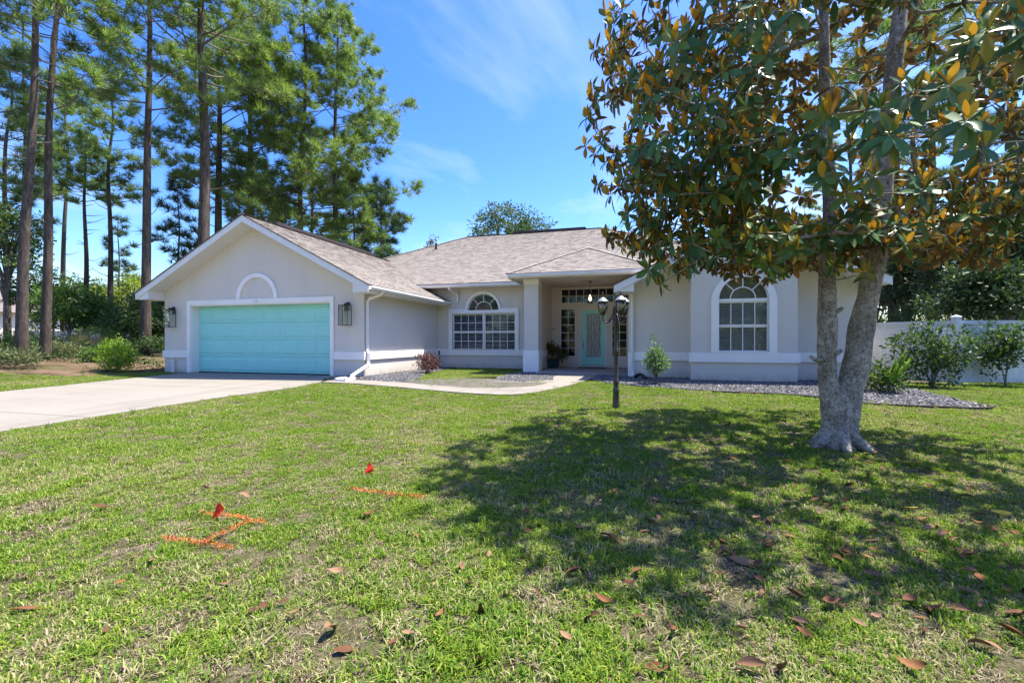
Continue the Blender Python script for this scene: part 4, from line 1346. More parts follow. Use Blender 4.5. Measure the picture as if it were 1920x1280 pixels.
# shrubs near the house
bush('shrub', 'slender variegated shrub against the wall of the right wing', 'shrub', at(1230, 10.5), 0.30, 0.28, 1.08, 110, 16, 0.055, 'leafvar', 9, aspect=0.55, cl=0.11, up=0.5, zmin=-0.95, lump=0.25)
bush('shrub', 'low russet shrub at the corner of the side wall and the recessed window', 'shrub', (-6.35, 12.9, 0), 0.36, 0.34, 0.58, 80, 16, 0.07, 'leafred', 10, aspect=0.45, cl=0.12, up=0.6, zmin=-0.9)
bush('shrub', 'dark leafy shrub with lime shoots behind the magnolia trunk', 'shrub', at(1650, 9.0), 0.36, 0.34, 0.5, 60, 14, 0.10, 'leafdark', 8, aspect=0.35, cl=0.15, up=0.5, zmin=-0.8)
V, F = [], []
b = at(1664, 8.6)
rt = thing('fern', b, 'bright lime fern fronds beside the dark shrub at the fence end', 'fern')
vv, ff, o_ = [], [], 0
for q in range(5):
    a = random.uniform(-0.6, 1.3); d = Vector((math.cos(a) * CS, math.cos(a) * SN, 0)) * 0.45
    n_ = 18
    cs = np.array([[d.x * t + 0.02 * q, d.y * t, (0.2 + 0.8 * t - 0.2 * t * t) * (0.7 + 0.08 * q)] for t in np.linspace(0.15, 1, n_)])
    for sgn in (-1, 1):
        side = np.array([-d.y, d.x, 0]) / 0.55 * sgn
        Dv = unit(np.tile(side * 0.5 + np.array([d.x, d.y, 0.5]), (n_, 1)) + rng.normal(size=(n_, 3)) * 0.15)
        v_, f_ = leaf_quads(cs, Dv, 0.12 * np.linspace(1, 0.5, n_), 0.036)
        vv.append(v_); ff.append(f_ + o_); o_ += len(v_)
link('frond', fast_mesh('frond', np.concatenate(vv), np.concatenate(ff), M['leaflime']), rt)

bush('shrub', 'open leafy shrub leaning against the fence corner post', 'shrub', at(1748, 9.75), 0.9, 0.45, 1.6, 92, 28, 0.095, 'leafdark', 7, aspect=0.42, z0=-0.1, cl=0.19, stemr=0.014, zmin=-0.92, lump=0.2)
bush('shrub', 'sparse drooping shrub before the fence at the right edge of the photo', 'shrub', at(1885, 10.0), 0.58, 0.3, 1.55, 56, 26, 0.095, 'leafdark', 5, aspect=0.42, z0=0.05, cl=0.19, stemr=0.013, zmin=-0.8, lump=0.3)
bush('shrub', 'bright lime green bush at the edge of the driveway', 'shrub', at(222, 14.6), 0.50, 0.45, 1.0, 120, 22, 0.09, 'leaflime', 12, aspect=0.35, cl=0.17, up=0.8, zmin=-0.9)

# ------------------------------------------------------------------ pines
def tube_path(V, F, path, rad, n=7):
    m = MB(); m.tube(path, rad, n); return m


def needles(centers, axes, L, per=14, width=0.02, spread=1.15):
    n = len(centers)
    C = np.repeat(centers, per, axis=0); A = np.repeat(axes, per, axis=0)
    r = unit(rng.normal(size=C.shape))
    s = unit(r - A * (r * A).sum(1, keepdims=True))
    th = spread * rng.random(len(C)) ** 0.6 * 1.25
    d = A * np.cos(th)[:, None] + s * np.sin(th)[:, None]
    d[:, 2] += 0.1
    LL = np.repeat(L * (0.75 + 0.5 * rng.random(n)), per) * (0.8 + 0.4 * rng.random(len(C)))
    w = unit(np.cross(d, rng.normal(size=C.shape))) * width / 2
    P0 = C + d * 0.03
    tip = C + d * LL[:, None]
    V = np.stack([P0 - w, P0 + w, tip], axis=1).reshape(-1, 3)
    F = np.arange(len(V)).reshape(-1, 3)
    return V, F


def pine(px, Z, top_z, crown_z, R, r0, label, lean=0.0, dens=1.0, nb=40, L=0.38, mat='needle', seed=0, dead=6, profile='round', width=0.026, group='tall pines', base_z=None, per=24):
    global rng
    rng = np.random.default_rng(1000 + seed); random.seed(1000 + seed)
    b = at(px, Z)
    if base_z is not None: b.z = base_z
    root = thing('pine_tree', b, label, 'pine tree', group)
    H = top_z - b.z
    rdir = Vector((CS, SN, 0))
    wob = [Vector((random.uniform(-1, 1), random.uniform(-1, 1), 0)) * 0.012 * H for _ in range(5)]
    ctrl = [Vector((0, 0, -0.2))] + [rdir * lean * H * t + wob[i] * t + Vector((0, 0, H * t)) for i, t in enumerate((0.22, 0.45, 0.7, 0.88))] + [rdir * lean * H + Vector((0, 0, H))]
    tp = [Vector(p) for p in spline([tuple(p) for p in ctrl], 5)]
    def on(z):
        z = min(max(z, 0), H)
        for i in range(len(tp) - 1):
            if tp[i + 1].z >= z:
                t = (z - tp[i].z) / (tp[i + 1].z - tp[i].z); return tp[i].lerp(tp[i + 1], t)
        return tp[-1]
    rad = [max(0.02, r0 * (1.0 - 0.78 * max(0, p.z) / H) * (1 + 0.30 * math.exp(-max(0, p.z) / 0.4))) for p in tp]
    m = MB(); m.tube([b + p for p in tp], rad, 12); m.build('trunk', M['pinebark'], root)
    cz = crown_z - b.z
    lm = MB(); C, A = [], []
    for i in range(nb):
        t = (i + random.random()) / nb
        z = cz + (H - cz) * t
        if profile == 'round': prof = math.sin(PI * min(1, 0.22 + 0.78 * t)) ** 0.6 * (1 - 0.3 * t)
        else: prof = (1 - t) ** 0.8 * 0.9 + 0.1
        l_ = R * prof * random.uniform(0.5, 1.2)
        az = i * 2.399 + random.uniform(-1.1, 1.1)
        d = Vector((math.cos(az), math.sin(az), 0)); el = random.uniform(-0.25, 0.65) + 0.3 * t
        p0 = on(z)
        p1 = p0 + d * l_ * 0.5 + Vector((0, 0, l_ * 0.5 * math.tan(el * 0.6)))
        p2 = p0 + d * l_ + Vector((0, 0, l_ * (math.tan(el * 0.6) + 0.15) + random.uniform(-0.1, 0.1) * l_))
        bend = Vector((-d.y, d.x, 0)) * random.uniform(-0.15, 0.15) * l_
        path = [Vector(q) for q in spline([tuple(p0), tuple(p1 + bend), tuple(p2)], 5)]
        br = max(0.012, r0 * 0.20 * (1 - 0.6 * t))
        lm.tube([b + q for q in path], [br * (1 - 0.85 * k_ / (len(path) - 1)) for k_ in range(len(path))], 5, False)
        nt = max(5, int(dens * l_ * 8.5))
        for _ in range(nt):
            s = random.uniform(0.30, 1.0) ** 0.7
            k_ = s * (len(path) - 1); ii = min(int(k_), len(path) - 2)
            q = path[ii].lerp(path[ii + 1], k_ - ii)
            tl = random.uniform(0.2, 0.85) * (0.35 + 0.2 * l_) * (1.15 - 0.6 * s)
            sd_ = Vector((-d.y, d.x, 0)) * random.choice((-1, 1)) * random.uniform(0.4, 1.0) + d * random.uniform(0.2, 0.9) + Vector((0, 0, random.uniform(-0.15, 0.6)))
            sd_.normalize()
            e = q + sd_ * tl
            if random.random() < 0.6: lm.tube([b + q, b + q.lerp(e, 0.5) + Vector((0, 0, -0.03)), b + e], [0.010, 0.008, 0.006], 3, False)
            for q2 in range(random.choice((1, 1, 2))):
                C.append(tuple(e + Vector((random.uniform(-.13, .13), random.uniform(-.13, .13), random.uniform(-.1, .1))) * (q2 * 1.2)))
                A.append(tuple((sd_ * 0.6 + Vector((0, 0, 0.55)) + Vector((random.uniform(-.3, .3), random.uniform(-.3, .3), 0))).normalized()))
    for i in range(dead):
        z = cz * random.uniform(0.45, 0.98); az = random.uniform(0, 2 * PI); d = Vector((math.cos(az), math.sin(az), random.uniform(-0.1, 0.5)))
        p0 = on(z); l_ = random.uniform(0.3, 1.3)
        lm.tube([b + p0, b + p0 + d * l_ * 0.5, b + p0 + d * l_ + Vector((0, 0, random.uniform(-.1, .25)))], [0.022, 0.015, 0.005], 4, False)
    lm.build('branches', M['twig'], root, kind='stuff')
    C, A = np.array(C), np.array(A)
    V, F = needles(C, A, L, per, width)
    link('crown', fast_mesh('crown', V, F, M[mat]), root)
    return root


PI_ = [
    # px, Z, top_z, crown_z, R, r0, label, kwargs
    (40, 14.5, 17.5, 9.3, 2.6, 0.155, 'tall pine with a thick dark trunk nearest the left edge, its base in brush', dict(lean=0.034, nb=34, seed=1, dens=0.8)),
    (84, 15.2, 18, 8.6, 3.0, 0.14, 'tall pine with a slightly leaning trunk, right of the thickest left trunk', dict(lean=0.034, nb=36, seed=2, dens=0.8)),
    (162, 25, 12.0, 8.6, 1.7, 0.15, 'slim pine with bare dead stubs, left of the pair of thin trunks', dict(nb=26, seed=3, dead=14)),
    (206, 25, 14.8, 8.4, 2.4, 0.16, 'slim pine with a bushy middle crown, right of the pair of thin trunks', dict(nb=34, seed=4)),
    (273, 19, 20, 10.6, 3.6, 0.19, 'tall straight pine standing just left of the garage eave', dict(nb=40, seed=5, dead=12)),
    (383, 20, 21, 12.4, 4.2, 0.285, 'tall pine with a thick pale trunk rising behind the garage gable', dict(nb=46, seed=6, lean=0.004)),
    (407, 25, 19, 8.2, 3.9, 0.25, 'pine with a short visible trunk just right of the thick pale trunk', dict(nb=50, seed=7, dens=0.9)),
    (470, 27, 22, 7.2, 4.9, 0.24, 'full crowned pine behind the garage ridge, left of the dark slim trunk', dict(nb=76, seed=8, dens=1.1)),
    (566, 27, 23, 7.2, 5.0, 0.20, 'full crowned pine with a dark slim trunk behind the garage roof', dict(nb=80, seed=9, dens=1.1)),
    (632, 28, 21.5, 7.0, 5.0, 0.22, 'pine whose wide branches reach into the open sky right of the pine group', dict(nb=80, seed=10, dens=1.2)),
    (585, 35, 17, 5.0, 3.8, 0.2, 'pine filling the gap low behind the garage ridge', dict(nb=66, seed=11, dens=1.1)),
    (715, 27, 10.4, 4.4, 1.9, 0.10, 'small pine at the right end of the pine group above the roof valley', dict(nb=46, seed=12, profile='cone', mat='needle_dark', dens=1.2)),
    (662, 26, 10.6, 4.0, 2.2, 0.10, 'small bushy pine above the garage ridge, left of the small end pine', dict(nb=50, seed=13, profile='cone', dens=1.2)),
    (334, 24, 9.4, 4.9, 1.35, 0.085, 'young pine between the garage eave and the thick pale trunk', dict(nb=26, seed=14, profile='cone', mat='needle_dark', dens=1.0)),
    (222, 29, 8.8, 5.0, 1.2, 0.075, 'young pine low behind the thin bare trunks', dict(nb=16, seed=15, profile='cone', mat='needle_dark', dens=1.0)),
    (46, 27, 20, 9.5, 2.4, 0.15, 'slim grey pine trunk behind the thickest left trunk', dict(nb=30, seed=16, lean=-0.003)),
    (14, 26, 17, 6.2, 2.6, 0.17, 'pine at the very left edge of the photo with foliage low down', dict(nb=44, seed=17, mat='needle_dark', dens=1.1)),
    (-40, 17, 17, 6.5, 2.6, 0.2, 'pine just outside the left edge with branches reaching in', dict(nb=40, seed=18, dens=1.0)),
    (120, 33, 20, 11.0, 3.0, 0.18, 'far pine whose crown shows high between the left trunks', dict(nb=40, seed=19)),
    (1676, 17.5, 17, 9.4, 3.0, 0.20, 'pine with a pale red trunk rising behind the fence beside the magnolia', dict(nb=36, seed=20, lean=0.006)),
    (1748, 21, 18, 9.0, 3.2, 0.24, 'pine with a grey trunk behind the fence shrub', dict(nb=38, seed=21)),
    (1842, 19, 18, 8.5, 3.0, 0.20, 'pine with a dark trunk behind the fence, second from the right edge', dict(nb=38, seed=22)),
    (1912, 22, 18, 7.5, 3.0, 0.22, 'pine rising at the right edge of the photo behind the fence', dict(nb=40, seed=23)),
    (1590, 30, 17, 6.5, 3.4, 0.2, 'far pine seen through the magnolia branches over the right gable', dict(nb=50, seed=24)),
]
for a in PI_: pine(*a[:7], **a[7])

# ------------------------------------------------------------------ broadleaf trees and brush
def tree(px, Z, rx, ry, h, z0, n_cl, per, size, mat, label, tr=0.12, cl=0.45, group=None, name='broadleaf_tree', seed=0, zmin=-0.6, lump=0.22, base_z=None):
    global rng
    rng = np.random.default_rng(3000 + seed); random.seed(3000 + seed)
    b = at(px, Z)
    root = thing(name, b, label, 'tree', group)
    c = shell(n_cl, rx, ry, (h - z0) / 2, 0.4, zmin)
    dd = unit(c / np.array([rx, ry, (h - z0) / 2])); ph = rng.random(3) * 6
    c = c * (1 - lump + lump * (np.sin(dd[:, 0] * 5 + ph[0]) * np.sin(dd[:, 1] * 5 + ph[1]) + np.sin(dd[:, 2] * 6 + ph[2])) * 0.8)[:, None]
    c = c + np.array([0, 0, (h + z0) / 2])
    V, F = clump_leaves(c, cl * (0.5 + rng.random(len(c))), per, size, 0.45, 0.2, 0.6)
    link('crown', fast_mesh('crown', V, F, M[mat]), root)
    m = MB(); m.tube([b + Vector((0, 0, -0.1)), b + Vector((random.uniform(-.1, .1), 0, z0 * 0.6 + 0.3)), b + Vector((random.uniform(-.2, .2), 0, (z0 + h) * 0.5))], [tr * 1.15, tr, tr * 0.5], 9)
    for k_ in rng.choice(len(c), min(16, len(c)), replace=False):
        e = Vector(c[k_]); s = Vector((0, 0, z0 * 0.7 + 0.3 + random.random() * 0.25 * (h - z0)))
        mid = s.lerp(e, 0.5) + Vector((0, 0, 0.08 * h))
        pts = [b + Vector(q) for q in spline([tuple(s), tuple(mid), tuple(e)], 4)]
        m.tube(pts, [tr * 0.45 * (1 - 0.85 * i / (len(pts) - 1)) for i in range(len(pts))], 5)
    m.build('trunk', M['twig'], root)
    return root


tree(952, 34, 4.1, 3.5, 11.6, 4.0, 230, 55, 0.20, 'leafdark', 'dark green broadleaf tree behind the main roof ridge', 0.25, 0.6, seed=1, lump=0.15)
tree(812, 33, 1.2, 1.2, 8.5, 5.0, 60, 40, 0.2, 'croton', 'small brownish magnolia crown peeping over the left roof slope', 0.12, 0.3, seed=2)
tree(782, 34, 0.9, 0.9, 7.6, 5.0, 40, 36, 0.2, 'leafdark', 'small dark treetop at the left end of the main roof', 0.1, 0.3, seed=3)
# left brush
tree(250, 30, 3.4, 3.0, 5.6, 0.6, 150, 46, 0.17, 'leafyellow', 'yellow green tree glowing behind the bushes left of the garage', 0.12, 0.5, seed=4)
tree(305, 34, 3.4, 3.0, 5.8, 0.6, 150, 46, 0.17, 'leafyellow', 'yellow green tree just left of the garage corner', 0.12, 0.5, seed=5)
tree(175, 33, 2.6, 2.6, 5.6, 0.8, 120, 46, 0.17, 'leafyellow', 'pale yellow green tree behind the slim pines', 0.12, 0.5, seed=6)
tree(130, 22, 1.9, 1.6, 3.5, 0.5, 120, 46, 0.14, 'leafmid', 'mid green leafy bush tree between the two tall left pines and the slim pines', 0.07, 0.4, seed=7)
tree(195, 23, 1.7, 1.5, 3.0, 0.4, 120, 46, 0.14, 'leafmid', 'mid green bush behind the lime bush', 0.07, 0.4, seed=8)
tree(258, 21.5, 1.5, 1.4, 3.1, 0.0, 130, 46, 0.13, 'leafdark', 'dark green bush left of the garage corner', 0.07, 0.36, seed=9, zmin=-0.9)
tree(298, 23, 1.3, 1.2, 3.4, 0.0, 110, 46, 0.13, 'leafdark', 'dark green bush touching the garage corner', 0.07, 0.36, seed=10, zmin=-0.9)
tree(12, 22, 1.8, 1.6, 8.0, 2.6, 130, 44, 0.16, 'leafdark', 'dark leafy tree hanging over the left edge', 0.09, 0.45, seed=11)
tree(52, 24, 1.5, 1.3, 4.4, 1.6, 60, 40, 0.15, 'leafdark', 'small dark tree between the left pine trunks', 0.06, 0.4, seed=12)
tree(100, 27, 2.0, 1.5, 5.4, 2.2, 40, 36, 0.16, 'needle_dark', 'thin grey green sapling behind the left pines', 0.05, 0.4, seed=13)
for i, (px, Z, rx, h, mat, lab) in enumerate([
        (20, 15.5, 0.9, 0.85, 'leafdark', 'low dark brush at the foot of the thickest left pine'), (130, 17.5, 1.0, 0.8, 'leafdark', 'low green brush right of the two tall left pines'),
        (60, 18.5, 1.2, 1.1, 'leafmid', 'low leafy brush behind the two tall left pines'), (285, 18.8, 0.6, 0.8, 'leafdark', 'small dark bush in front of the straight pine'),
        (180, 20.0, 1.0, 1.3, 'leafmid', 'knee high brush behind the dry palmetto'), (112, 16.2, 0.8, 0.5, 'weed', 'thin weedy clump at the edge of the pine straw'),
        (30, 13.9, 0.9, 0.45, 'weed', 'thin weedy clump at the far left lawn edge'), (178, 15.9, 0.4, 0.4, 'leafmid', 'tiny green sprout left of the lime bush')]):
    bush('shrub', lab, 'shrub', at(px, Z), rx, rx * 0.7, h, 60, 24, 0.09, mat, 8, cl=0.22, zmin=-0.4, up=0.4)
rng = np.random.default_rng(63)
from mathutils import noise as mnoise0
c = []
for _ in range(900):
    x_, y_ = rng.uniform(-34, -15.9), rng.uniform(9.0, 27)
    if y_ < 9.3 + 1.2 * rng.random() ** 2: continue
    if mnoise0.noise(Vector((x_ * 0.6, y_ * 0.6, 0))) < -0.22: continue
    c.append((x_, y_, G(x_, y_) + 0.05 + 0.18 * rng.random()))
V, F = clump_leaves(np.array(c), 0.30, 26, 0.10, 0.4, 0.5, 0.5)
tag(link('undergrowth', fast_mesh('undergrowth', V, F, M['leafdark'])), 'low tangled undergrowth covering the woodland floor left of the house', 'undergrowth', kind='stuff')
# dry palmetto: fans of stiff blades
b = at(158, 17.6)
pr_ = thing('palmetto', b, 'half dry palmetto with stiff fan fronds left of the lime bush', 'palmetto')
for q in range(11):
    az = random.uniform(0, 2 * PI); el = random.uniform(0.35, 1.2)
    d = Vector((math.cos(az) * math.cos(el), math.sin(az) * math.cos(el), math.sin(el)))
    e = d * random.uniform(0.5, 0.85)
    n_ = 18
    side = d.cross(Vector((0, 0, 1))).normalized()
    Dv = unit(np.array([list(d * math.cos(t) + side * math.sin(t) + Vector((0, 0, -0.1 * abs(t)))) for t in np.linspace(-1.3, 1.3, n_)]))
    v_, f_ = leaf_quads(np.tile(np.array(e), (n_, 1)), Dv, 0.5 + 0.1 * rng.random(n_), 0.03, 0.03)
    link('frond', fast_mesh('frond', v_, f_, M['frond']), pr_)
    m = MB(); m.tube([b, b + e * 0.5 + Vector((0, 0, 0.05)), b + e], [0.012, 0.009, 0.007], 5); m.build('stalk', M['frond'], pr_)

# right-hand wood behind the fence
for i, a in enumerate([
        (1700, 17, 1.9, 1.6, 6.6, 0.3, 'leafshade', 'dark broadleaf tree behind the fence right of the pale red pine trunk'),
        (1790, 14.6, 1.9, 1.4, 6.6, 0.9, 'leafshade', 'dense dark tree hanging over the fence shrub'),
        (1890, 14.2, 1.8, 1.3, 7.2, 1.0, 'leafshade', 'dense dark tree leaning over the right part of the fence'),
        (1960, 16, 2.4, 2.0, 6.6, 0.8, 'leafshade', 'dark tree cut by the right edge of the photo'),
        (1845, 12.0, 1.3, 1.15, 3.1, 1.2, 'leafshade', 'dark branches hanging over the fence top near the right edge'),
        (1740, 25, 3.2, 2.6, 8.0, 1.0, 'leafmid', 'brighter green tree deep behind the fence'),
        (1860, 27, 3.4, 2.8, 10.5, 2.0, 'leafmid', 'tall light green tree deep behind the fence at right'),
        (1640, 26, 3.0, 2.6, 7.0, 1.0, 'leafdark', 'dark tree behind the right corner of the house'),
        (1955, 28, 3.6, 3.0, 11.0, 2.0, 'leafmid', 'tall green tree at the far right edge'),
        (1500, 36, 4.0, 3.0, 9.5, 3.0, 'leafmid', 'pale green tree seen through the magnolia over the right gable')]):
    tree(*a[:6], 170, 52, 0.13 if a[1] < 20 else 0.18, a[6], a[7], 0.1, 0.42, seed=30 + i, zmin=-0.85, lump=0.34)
for i, (px, Z, rx, h, mat, lab) in enumerate([(1710, 15.6, 0.9, 2.3, 'leafdark', 'shoulder high bush behind the fence left of its corner post'),
                                             (1830, 15.9, 1.0, 2.3, 'leafmid', 'leafy bush rising behind the fence between the fence shrubs'),
                                             (1925, 15.6, 1.0, 2.4, 'leafdark', 'leafy bush behind the fence at the right edge')]):
    bush('shrub', lab, 'shrub', at(px, Z), rx, rx * 0.7, h, 110, 34, 0.09, mat, 8, cl=0.3, z0=0.3, zmin=-0.8)
# far tree line that reads as one mass
rng = np.random.default_rng(77)
c = []
for px in np.arange(-500, 2500, 14):
    Z = 75 + rng.random() * 18; h = 2.0 + 3.6 * rng.random()
    p = at(px, Z)
    for q in range(6): c.append((p.x + rng.normal() * 1.2, p.y + rng.normal() * 1.5, h * rng.random() + 0.5))
for k_ in range(420):  # unseen trees behind the camera, added to darken the window reflections
    a = math.radians(random.uniform(95, 445)) ; r_ = 55 + 25 * rng.random(); h = 6 + 5 * rng.random()
    x_, y_ = r_ * math.cos(a + YAW), r_ * math.sin(a + YAW)
    if y_ > 0.35 * abs(x_) : continue
    for q in range(9): c.append((x_ + rng.normal() * 1.5, y_ + rng.normal() * 1.5, h * rng.random() + 0.3))
V, F = clump_leaves(np.array(c), 1.6, 34, 0.6, 0.5)
tl_ = link('far_treeline', fast_mesh('far_treeline', V, F, M['leafmid'])); tag(tl_, 'distant line of green trees on the horizon', 'treeline', kind='stuff')

# neighbour's house and fence at the far left
b = at(-22, 38)
nh = thing('neighbour_house', b, 'pale neighbouring house with a brown roof half hidden at the left edge', 'house')
u, n_ = Vector((CS, SN, 0)), Vector((SN, -CS, 0))
m = MB(); m.obox(b, u, n_, 3.2, 4.0, b.z - 0.3, b.z + 2.9); m.build('wall', M['porchwall'], nh)
m = MB()
q = [b + u * sx * 3.7 + n_ * sy * 4.5 + Vector((0, 0, 2.9)) for sx, sy in ((-1, -1), (1, -1), (1, 1), (-1, 1))]
r_ = [b + u * -1.0 + Vector((0, 0, 5.2)), b + u * 0.3 + Vector((0, 0, 5.2))]
m.faces(q + r_, [(0, 1, 5, 4), (1, 2, 5), (2, 3, 4, 5), (3, 0, 4), (3, 2, 1, 0)]); m.build('roof', M['deck'], nh)
m = MB(); m.obox(b + n_ * 4.01 + u * 0.6, u, n_, 0.6, 0.03, b.z + 0.9, b.z + 2.2); m.build('window', M['dark'], nh)
f0, f1 = at(45, 31), at(330, 31)
picket_fence('vinyl_fence', [(f0.x, f0.y), (f1.x, f1.y)], 1.3, 'distant white vinyl fence glimpsed through the left brush', 0.5)

# ------------------------------------------------------------------ the magnolia
rng = np.random.default_rng(41); random.seed(41)
MB0 = at(1572, 5.05)
mag = thing('magnolia_tree', MB0, 'large two stemmed magnolia with glossy leaves and rusty undersides on the front lawn', 'tree')
RD, FD = Vector((CS, SN, 0)), Vector((-SN, CS, 0))


def mp_(px, py, Z, dz=0.0):
    X = (px - 960) / 853.0 * Z
    return Vector((-SN * Z + CS * X, CS * Z + SN * X, zat(py, Z)))


def lumpy(path, rad, n=22, amp=0.06, seed=0):
    """trunk tube with uneven sides"""
    from mathutils import noise as mn
    P = [Vector(p) for p in path]
    V, F = [], []
    for i, p in enumerate(P):
        d = (P[min(i + 1, len(P) - 1)] - P[max(i - 1, 0)]).normalized()
        u = (RD - d * RD.dot(d)).normalized(); w = d.cross(u)
        for k_ in range(n):
            a = 2 * PI * k_ / n
            o_ = u * math.cos(a) + w * math.sin(a)
            q = p + o_ * rad[i]
            f_ = 1 + amp * 2.2 * mn.noise(Vector((q.x * 3.5 + seed, q.y * 3.5, q.z * 1.6))) + amp * 1.1 * mn.noise(Vector((q.x * 11, q.y * 11 + seed, q.z * 5))) + amp * 0.4 * mn.noise(q * 30)
            V.append(p + o_ * rad[i] * f_)
    for i in range(len(P) - 1):
        for k_ in range(n):
            a, b_ = i * n + k_, i * n + (k_ + 1) % n
            F.append((a, b_, b_ + n, a + n))
    F.append(tuple(range((len(P) - 1) * n, len(P) * n)))
    return V, F


stemL = spline([tuple(mp_(1556, 862, 5.05)), tuple(mp_(1560, 800, 5.04)), tuple(mp_(1556, 740, 5.02)), tuple(mp_(1552, 690, 5.02)), tuple(mp_(1551, 600, 5.02)), tuple(mp_(1550, 490, 5.05)), tuple(mp_(1556, 380, 5.08)), tuple(mp_(1548, 250, 5.1)), tuple(mp_(1545, 60, 5.15)), tuple(mp_(1540, -150, 5.2)), tuple(mp_(1532, -330, 5.2))], 6)
stemR = spline([tuple(mp_(1588, 862, 5.05)), tuple(mp_(1586, 800, 5.05)), tuple(mp_(1592, 740, 5.05)), tuple(mp_(1604, 680, 5.05)), tuple(mp_(1622, 580, 5.07)), tuple(mp_(1640, 480, 5.1)), tuple(mp_(1648, 380, 5.1)), tuple(mp_(1660, 270, 5.15)), tuple(mp_(1676, 120, 5.2)), tuple(mp_(1692, -20, 5.25)), tuple(mp_(1700, -180, 5.3)), tuple(mp_(1712, -360, 5.3))], 6)


def stem_rad(path, ctrl):
    return [np.interp(p[2], [c[0] for c in ctrl], [c[1] for c in ctrl]) for p in path]


V1, F1 = lumpy(stemL, stem_rad(stemL, [(-0.3, 0.16), (-0.1, 0.115), (0.1, 0.088), (0.45, 0.092), (0.75, 0.088), (1.9, 0.082), (3.5, 0.066), (5, 0.045), (6.6, 0.015)]), 28, 0.13, 3)
V2, F2 = lumpy(stemR, stem_rad(stemR, [(-0.3, 0.17), (-0.1, 0.125), (0.1, 0.10), (0.45, 0.116), (0.75, 0.122), (1.4, 0.114), (2.2, 0.108), (3.2, 0.095), (4.2, 0.08), (5.5, 0.05), (6.8, 0.015)]), 28, 0.13, 9)
core = spline([tuple(mp_(1573, 862, 5.04)), tuple(mp_(1574, 800, 5.02)), tuple(mp_(1575, 760, 5.01)), tuple(mp_(1574, 738, 5.02)), tuple(mp_(1573, 722, 5.06))], 6)
V3, F3 = lumpy(core, stem_rad(core, [(-0.3, 0.19), (-0.1, 0.145), (0.1, 0.122), (0.30, 0.114), (0.40, 0.085), (0.5, 0.03)]), 28, 0.12, 5)
m = MB(); m.faces(V1, F1, True); m.faces(V2, F2, True); m.faces(V3, F3, True)
# root flares and pruned stubs
for a, l_ in ((3.4, 0.42), (2.7, 0.3), (4.4, 0.3), (5.4, 0.33), (6.1, 0.34), (0.6, 0.3)):
    d = RD * math.cos(a) + FD * math.sin(a)
    e = MB0 + d * (0.1 + l_ * 0.8)
    m.tube([MB0 + d * 0.08 + Vector((0, 0, 0.26)), MB0 + d * 0.14 + Vector((0, 0, 0.10)), MB0 + d * (0.12 + l_ * 0.4) + Vector((0, 0, 0.015)), Vector((e.x, e.y, G(e.x, e.y) - 0.05))], [0.07, 0.065, 0.045, 0.018], 8)
for px, py, dx, Z in ((1562, 585, 0.10, 4.98), (1563, 664, 0.08, 4.95), (1540, 676, -0.12, 4.95)):
    p = mp_(px, py, Z); m.tube([p, p + RD * dx * 0.6 + Vector((0, 0, 0.015)), p + RD * dx + Vector((0, 0, 0.045))], [0.032, 0.024, 0.020], 7)
m.build('trunk', M['magbark'], mag)

# crown: leaf rosettes on an uneven shell, joined to the stems by the shortest branching ways
CC = Vector(mp_(1590, 290, 5.0)); crx, crz_up, crz_dn = 2.95, 3.9, 1.55
nodes = [Vector(p) for p in stemL if p[2] > 1.55] ; ns0 = len(nodes)
nodes += [Vector(p) for p in stemR if p[2] > 1.55]; nstem = len(nodes)
parent = [None] * nstem
Tg = []
from mathutils import noise as mnoise
while len(Tg) < 1850:
    d = Vector(rng.normal(size=3)).normalized()
    r_ = (0.42 + 0.58 * random.random() ** 0.55) * (1 + 0.22 * mnoise.noise(d * 2.3 + Vector((5, 1, 2))))
    rr_ = crx - 0.20 * max(0.0, -d.dot(RD))
    q = CC + Vector((d.x * rr_, d.y * rr_, d.z * (crz_up if d.z > 0 else crz_dn))) * r_
    rel = (q - MB0); side = rel.dot(RD)
    low = 1.70 if side < -1.5 else (2.0 if side < 0.3 else 2.0)
    if q.z < low: continue
    if q.dot(FD) < 2.55: continue
    if mnoise.noise(Vector((q.x * 0.85, q.y * 0.85, q.z * 1.5))) < -0.07: continue
    if side > 0.7 and random.random() < 0.45: continue
    if any((q - t_).length < 0.12 for t_ in Tg): continue
    Tg.append(q)
